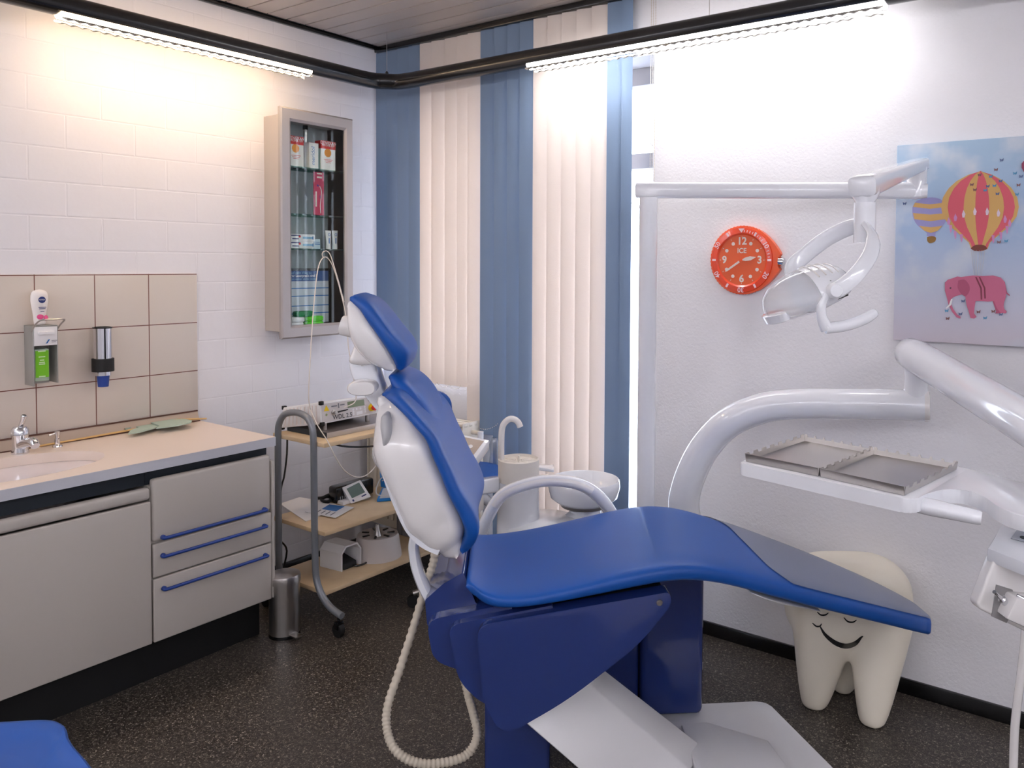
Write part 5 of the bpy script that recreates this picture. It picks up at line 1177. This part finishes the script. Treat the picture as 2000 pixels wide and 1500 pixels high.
for u_, v0, v1 in ((.56, .12, .5), (.77, .15, .55)): 
    b = MB()
    for k in range(3): b.lathe(fp(u_, v0+.07+.12*k, .0018), [(0, 0), (.0052, 0), (.005, .001), (0, .0012)], axis=nL, seg=14)
    b.build('key_column', white_pl, lsr)
MB().prism([fp(.61, .12, .0018), fp(.72, .14, .0018), fp(.72, .3, .0018), fp(.61, .28, .0018)], nL*.001).build('key', white_pl, lsr)
for u_ in (.62, .69): MB().lathe(fp(u_, .42, .0018), [(0, 0), (.0052, 0), (.005, .001), (0, .0012)], axis=nL, seg=14).build('key', white_pl, lsr)
MB().lathe(fp(.89, .38, .0015), [(0, 0), (.0165, 0), (.0155, .01), (0, .01)], axis=nL, seg=24).build('button_base', yellow, lsr)
MB().lathe(fp(.89, .38, .0115), [(0, 0), (.008, 0), (.0115, .006), (.011, .018), (0, .02)], axis=nL, seg=24).build('stop_button', redb, lsr)
MB().lathe(fp(.87, .8, .0015), [(0, 0), (.008, 0), (.008, .012), (0, .012)], axis=nL, seg=18).build('knob', black, lsr)
for p in (ft[0], bk_[0], ft[3], bk_[3]):
    d = V((0, .008, 0)); MB().obox(p+d-EZ*.002*(1 if p in (ft[0], bk_[0]) else 0), (.007, 0, 0), (0, .009, 0), (0, 0, .008), .002).build('corner_guard', black_matt, lsr)
b = MB(); 
for k in range(9):
    t = .08+.1*k; a_, c_ = ft[0].lerp(bk_[0], t), ft[3].lerp(bk_[3], t); b.tube([a_-V((0, .001, .008)), c_+V((0, -.001, .008))], .0035, 6)
b.build('cooling_ribs', mat('rib_white', (232, 222, 218), .45), lsr)
feet = [fp(.12, 0, -.02), fp(.86, 0, -.02), bk_[3]+V((.02, .03, 0)), bk_[2]+V((.02, -.03, 0))]
for p in feet: MB().cyl((p.x, p.y, zt+.0225 if p.x > .2 else zt), (p.x, p.y, p.z+.004), .009).build('foot', steel, lsr)
sp0, sp1 = onZ(637, 856, zt+.002), onZ(742, 832, zt+.002)
print('stand', sp0, sp1)
sx1 = min(sp0.x, SX1-.005)
sy0 = sp0.y; t_ = thing('device_stand', (sx1-.17, -.55, zt), 'dark grey sheet metal stand under the laser device', 'stand')
MB().box((sx1-.26, sy0+.004, zt+.017), (sx1-.004, SY1-.05, zt+.0215)).build('plate', mat('stand_grey', (138, 128, 122), .4, .4), t_)
MB().box((sx1-.004, sy0+.004, zt+.0005), (sx1, SY1-.05, zt+.022)).build('front_rail', steel, t_)
MB().box((sx1-.26, sy0, zt+.0005), (sx1, sy0+.004, zt+.024)).build('side_rail', dark_gap, t_)
# fibre looping up from the device
fb_ = [(705, 772, .50), (694, 780, .5), (687, 760, .5), (694, 700, .46), (676, 600, .40), (655, 535, .36), (648, 500, .35), (640, 491, .34), (631, 493, .34), (629, 500, .34), (634, 504, .35), (642, 503, .36), (655, 530, .38), (668, 580, .42), (680, 640, .46), (690, 720, .48)]
b = MB()
f1 = smooth([onX(x, y, xx) for x, y, xx in ((606, 800, .53), (603, 770, .53), (606, 700, .50), (611, 620, .44), (618, 545, .38), (624, 515, .36), (632, 503, .34), (641, 505, .34), (652, 525, .36), (664, 565, .40), (676, 620, .44), (681, 680, .48), (694, 760, .52), (693, 785, .53), (672, 796, .56))], 110)
b.tube(f1, .0022, 8)
f2 = smooth([onX(x, y, xx) for x, y, xx in ((672, 590, .41), (660, 545, .38), (650, 512, .355), (644, 496, .34), (637, 490, .335), (630, 494, .335), (630, 500, .335), (634, 504, .34))], 40)
b.tube(f2, .002, 8)
f3 = smooth([onX(x, y, xx) for x, y, xx in ((606, 800, .53), (620, 830, .58), (640, 862, .64), (655, 892, .66), (672, 918, .66), (692, 931, .66), (712, 930, .66), (730, 915, .66), (743, 895, .66))], 50)
b.tube(f3, .0022, 8)
tag(b.build('fibre_cable', mat('cable_cream', (226, 216, 206), .45), None, 60), 'thin cream fibre cable looping above and below the laser device', 'cable')
# middle shelf items
z2 = zs3[1]+.0005
b = MB(); pl_ = [onZ(x, y, z2) for x, y in ((547, 985), (585, 972), (655, 985), (660, 990), (620, 1010), (597, 1019))]
tag(MB().prism(pl_, EZ*.003).build('paper_sheets', paper), 'stack of white papers on the middle trolley shelf', 'papers')
lf = [onZ(x, y, z2+.0045) for x, y in ((596, 1000), (625, 982), (692, 991), (655, 1012))]
t_ = thing('leaflet', lf[0].lerp(lf[2], .5), 'white leaflet with blue print lying on the papers', 'leaflet'); t_.location.z = z2+.0037
MB().prism(lf, EZ*.0012).build('sheet', paper, t_)
mm_ = lambda u_, v_: lf[0].lerp(lf[1], u_).lerp(lf[3].lerp(lf[2], u_), v_)+EZ*.0014
MB().poly([mm_(.45, .3), mm_(.95, .3), mm_(.95, .75), mm_(.45, .75)]).build('blue_panel', blue_p, t_)
b = MB()
for k in range(5): b.poly([mm_(.1, .15+.15*k), mm_(.38, .15+.15*k), mm_(.38, .19+.15*k), mm_(.1, .19+.15*k)])
b.build('print_lines', grey_p, t_)
# lcd meter
n_m = V((.80, -.35, .5)).normalized(); o_m = onZ(690, 985, z2)+V((0, 0, 0))
mq = [onP(x, y, o_m, n_m) for x, y in ((668, 952), (704, 937), (725, 970), (686, 984))]
t_ = thing('desk_meter', V((o_m.x-.03, o_m.y, z2)), 'white desktop meter with slanted grey screen on the middle shelf', 'meter')
mdz = max(0, z2+.001-min(p.z for p in mq)); mq = [p+EZ*mdz for p in mq]
MB().hexa([V((p.x-n_m.x*.035, p.y-n_m.y*.035, max(z2+.001, p.z-n_m.z*.035))) for p in mq], mq, .003).build('case', white_pl, t_)
ip = lambda u_, v_, d: mq[0].lerp(mq[1], u_).lerp(mq[3].lerp(mq[2], u_), v_)+n_m*d
MB().prism([ip(.16, .16, .0006), ip(.86, .1, .0006), ip(.86, .68, .0006), ip(.16, .74, .0006)], n_m*.0006).build('screen', lcd2, t_)
MB().prism([ip(.12, .82, .0006), ip(.2, .81, .0006), ip(.2, .92, .0006), ip(.12, .93, .0006)], n_m*.0004).prism([ip(.6, .8, .0006), ip(.85, .77, .0006), ip(.85, .83, .0006), ip(.6, .86, .0006)], n_m*.0004).build('marks', navy, t_)
mnz = min(p.z for p in mq); 
MB().box((o_m.x-.13, o_m.y-.04, z2), (o_m.x-.02, o_m.y+.05, z2+.016), .003).build('meter_base', white_pl, t_)
# black power box
p0 = onZ(662, 972, z2); p0b = onZ(735, 945, z2+.02)
t_ = thing('power_box', V((.36, -.43, z2)), 'black rounded power box behind the white meter', 'box')
bxq = [onX(x, y, .37) for x, y in ((657, 962), (738, 960))]
MB().box((.31, bxq[0].y, z2), (.37, bxq[1].y-.02, z2+.075), .012, 3).build('case', black, t_)
b = MB()
for k in range(4): b.box((.3702, bxq[0].y+.02+.012*k, z2+.012), (.3706, bxq[0].y+.023+.012*k, z2+.03))
b.build('lettering', lgrey_p, t_)
cbl = MB().tube(smooth([onZ(620, 973, z2+.012), onZ(630, 972, z2+.02), onZ(645, 966, z2+.03), onZ(652, 972, z2+.015), onZ(640, 980, z2+.012), onZ(628, 976, z2+.012), onZ(640, 970, z2+.02), onZ(660, 978, z2+.012)], 40), .007, 10)
tag(cbl.build('coiled_cable', black_matt), 'coiled black power cord behind the leaflet', 'cable')
# blue handheld instrument with stand
t_ = thing('blue_instrument', onZ(757, 975, z2), 'bright blue two piece handheld instrument with cable on the middle shelf', 'medical device')
n1 = V((.75, -.55, .36)).normalized(); o1 = onZ(755, 978, z2+.002)
pq = [onP(x, y, o1, V((.3, -.2, .93)).normalized()) for x, y in ((746, 952), (776, 948), (774, 978), (736, 980))]
low_ = [V((p.x, p.y, z2)) for p in pq]
MB().hexa(low_, [p if p.z > z2+.012 else V((p.x, p.y, z2+.014)) for p in pq], .003).build('lower_unit', azure, t_)
bq2 = [p+EZ*.0015+(V((o1.x, o1.y, p.z))-p)*.28 for p in [q_ if q_.z > z2+.012 else V((q_.x, q_.y, z2+.014)) for q_ in pq]]
MB().prism(bq2, EZ*.001).build('label', lgrey_p, t_)
o2 = pq[0]+V((-.03, .02, 0)); n2 = V((.78, -.6, .18)).normalized()
sq = [onP(x, y, o2, n2) for x, y in ((741, 911), (786, 909), (790, 950), (744, 952))]
MB().hexa([p-n2*.018 for p in sq], sq, .004).build('upper_unit', azure, t_)
jp = lambda u_, v_: sq[0].lerp(sq[1], u_).lerp(sq[3].lerp(sq[2], u_), v_)+n2*.0008
MB().prism([jp(.2, .18), jp(.85, .18), jp(.85, .8), jp(.2, .8)], n2*.0006).build('screen', lcd, t_)
MB().tube(smooth([pq[0]+EZ*.03, pq[1]+EZ*.05, pq[2]+EZ*.035, pq[3]+EZ*.035, pq[0]+EZ*.045, pq[1]+EZ*.035+V((.02, 0, 0)), pq[1]+EZ*.01+V((.03, .05, 0))], 60), .0025, 8).build('cable', mat('cable_grey', (196, 196, 198), .5), t_)
# bottom shelf items
z3 = zs3[0]+.0005
t_ = thing('foot_pedal', onZ(655, 1110, z3), 'white foot pedal with black treadle on the bottom trolley shelf', 'pedal')
fp0 = [onZ(625, 1106, z3), onZ(667, 1117, z3), onZ(706, 1102, z3)]
ux = (fp0[1]-fp0[0]); uy = (fp0[2]-fp0[1]); uz = EZ
wdx, wdy = ux.length, uy.length; hP = .105
def pp_(a_, c_, z): return fp0[0]+ux*a_+uy*c_+EZ*z
shell = [(0, 0), (0, hP*.9), (.15, hP), (.6, hP), (1.0, hP*.78), (1, hP*.72), (.62, hP*.93), (.17, hP*.93), (.06, hP*.86), (.06, 0)]
# open hood: profile across uy, extruded along ux
hood = [(0, 0), (0, hP*.72), (.22, hP*.98), (.8, hP*.98), (1, hP*.7), (1, 0), (.95, 0), (.95, hP*.67), (.77, hP*.92), (.25, hP*.92), (.05, hP*.69), (.05, 0)]
MB().loft([[pp_(a_, c_, z) for c_, z in hood] for a_ in (0, 1)]).build('hood', white_pl, t_, 30)
MB().prism([pp_(.02, c_, z) for c_, z in ((.05, 0), (.05, hP*.69), (.25, hP*.92), (.77, hP*.92), (.95, hP*.67), (.95, 0))], ux*.05).build('rear_wall', white_pl, t_)
MB().hexa([pp_(.2, .15, .0), pp_(.98, .15, .0), pp_(.98, .8, .0), pp_(.2, .8, .0)], [pp_(.2, .15, .05), pp_(.95, .15, .025), pp_(.95, .8, .025), pp_(.2, .8, .05)], .004).build('treadle', black_matt, t_)
tag(MB().tube(smooth([pp_(.9, .6, .006), pp_(1.1, .7, .006), pp_(1.12, 1.1, .006), pp_(.9, 1.35, .006), pp_(.6, 1.5, .006), pp_(.2, 1.2, .008)], 30), .004, 8).build('pedal_cable', black), 'black cable curling beside the white foot pedal', 'cable')
cR = onZ(738, 1085, z3); cR.z = z3; hR = .1
rR = .105; cR.y = min(cR.y, SY1-rR-.005); cR.x = min(cR.x, SX1-rR)
print('round', cR)
t_ = thing('round_base', cR, 'round white weighted base with open top on the bottom trolley shelf', 'base')
MB().lathe(cR, [(0, 0), (rR, 0), (rR*.99, .015), (rR*.88, hR*.9), (rR*.84, hR), (rR*.3, hR), (0, hR*.98)], seg=48).build('drum', mat('aged_white', (208, 200, 196), .4), t_)
for k in range(7):
    d = V((math.cos(k*.9), math.sin(k*.9), 0)); b = MB(); b.obox(cR+d*rR*.55+EZ*(hR+.002), d*.016, d.cross(EZ)*.005, EZ*.003, .001).build('fitting', black, t_)
MB().lathe(cR+V((.02, -.02, hR)), [(0, 0), (.02, 0), (.012, .02), (.007, .05), (0, .052)], seg=16).build('socket', steel, t_)
# loose black cable at the wall
tag(MB().tube(smooth([onX(561, 858, .28), onX(560, 890, .25), onX(555, 930, .22), onX(549, 955, .2), onX(547, 1000, .2), onX(546, 1050, .2), onX(560, 1080, .2), V((.2, -.8, .004))], 40), .004, 8).build('device_cable', black), 'black cable hanging behind the trolley hoop', 'cable')
tag(MB().tube(smooth([onX(648, 867, .6), onX(675, 872, .6), onX(705, 873, .58), onX(735, 871, .55), onX(760, 868, .5)], 30), .004, 8).build('lead_cable', black), 'black cable running under the top trolley shelf', 'cable')
# pedal bin
bn = V((.655, -.985, 0)); bn = onZ(556, 1238, 0); bn.z = 0; zL = onP(556, 1120, bn, V((.578, -.8157, 0))).z
bR = 29*(RR[2].dot(bn-CAM))/F; print('bin', bn, zL, bR)
bt = thing('pedal_bin', bn, 'small steel pedal bin between drawer cabinet and trolley', 'bin')
MB().lathe(bn, [(0, .0), (bR*.98, 0), (bR*.98, .012), (bR, .012), (bR, zL-.03), (0, zL-.03)], seg=48).build('bin_body', steel, bt)
MB().lathe(bn, [(bR*.9, zL-.03), (bR*1.05, zL-.03), (bR*1.05, zL-.008), (bR, zL), (bR*.6, zL+.005), (0, zL+.006)], seg=48).build('lid', steel, bt)
MB().lathe(bn, [(0, .0), (bR*1.02, 0), (bR*1.02, .012), (0, .012)], seg=40).build('bin_foot', black, bt)
d = V((.8, -.05, 0)).normalized(); MB().obox(bn+d*(bR+.02)+EZ*.018, d*.024, d.cross(EZ)*.016, EZ*.003, .002).build('pedal', steel, bt)
# operator stool bottom left
os_ = thing('operator_stool', onZ(20, 1500, .52), 'blue saddle seat operator stool cut off in the near left corner', 'stool'); 
zc0_ = .52
c_ = onZ(20, 1500, zc0_); os_.location = (c_.x, c_.y, 0)
def sp2(x, y, z): return onZ(x, y, z)
outl = [(-160, 1430), (-60, 1412), (30, 1405), (95, 1403), (122, 1412), (132, 1424), (136, 1440), (150, 1462), (175, 1490), (200, 1530), (205, 1580), (160, 1640), (40, 1680), (-120, 1660), (-200, 1560)]
pl = smooth([sp2(x, y, zc0_) for x, y in outl+[outl[0]]], 64)[:-1]; cen = sum(pl, V())/64
rg = []
for dz, k in ((-.075, .8), (-.07, .92), (-.05, .985), (-.025, 1.0), (-.008, .985), (0, .95), (.003, .85), (-.004, .6), (-.01, .2)): rg.append([cen+(p-cen)*k+EZ*dz for p in pl])
MB().loft(rg).build('seat', leather, os_, 60)
cS = V((cen.x, cen.y, 0)); os_.location = cS
for ch in os_.children: 
    dl = wloc(os_)
    for v in ch.data.vertices: v.co += c_*V((1, 1, 0)).x*0 if False else V((c_.x-cS.x, c_.y-cS.y, 0))
MB().lathe(cS, [(0, .06), (.03, .06), (.03, .3), (.02, .3), (.02, zc0_-.075), (0, zc0_-.075)], seg=20).build('gas_lift', steel, os_)
for k in range(5):
    d = V((math.cos(k*1.2566+.5), math.sin(k*1.2566+.5), 0)); MB().tube([cS+EZ*.09, cS+d*.15+EZ*.08, cS+d*.25+EZ*.058], [.02, .016, .012], 10).build('leg', steel, os_)
    MB().cyl(cS+d*.25+EZ*.026-d.cross(EZ)*.012, cS+d*.25+EZ*.026+d.cross(EZ)*.012, .026, seg=20).build('caster', black_matt, os_)
# clear bag behind the cup filler
bg = atD(966, 885, 3.58)
tag(MB().loft([[bg+V((.022*k*math.cos(2*PI*i/16), .022*k*math.sin(2*PI*i/16), z)) for i in range(16)] for z, k in ((-.13, .5), (-.12, 1.1), (-.05, 1.2), (.0, .9), (.04, 1.1), (.07, .6))]).build('plastic_bag', glassmat('bag_film', (226, 230, 236), .25, .2)), 'crumpled clear plastic bag hanging by the radiator end', 'bag')
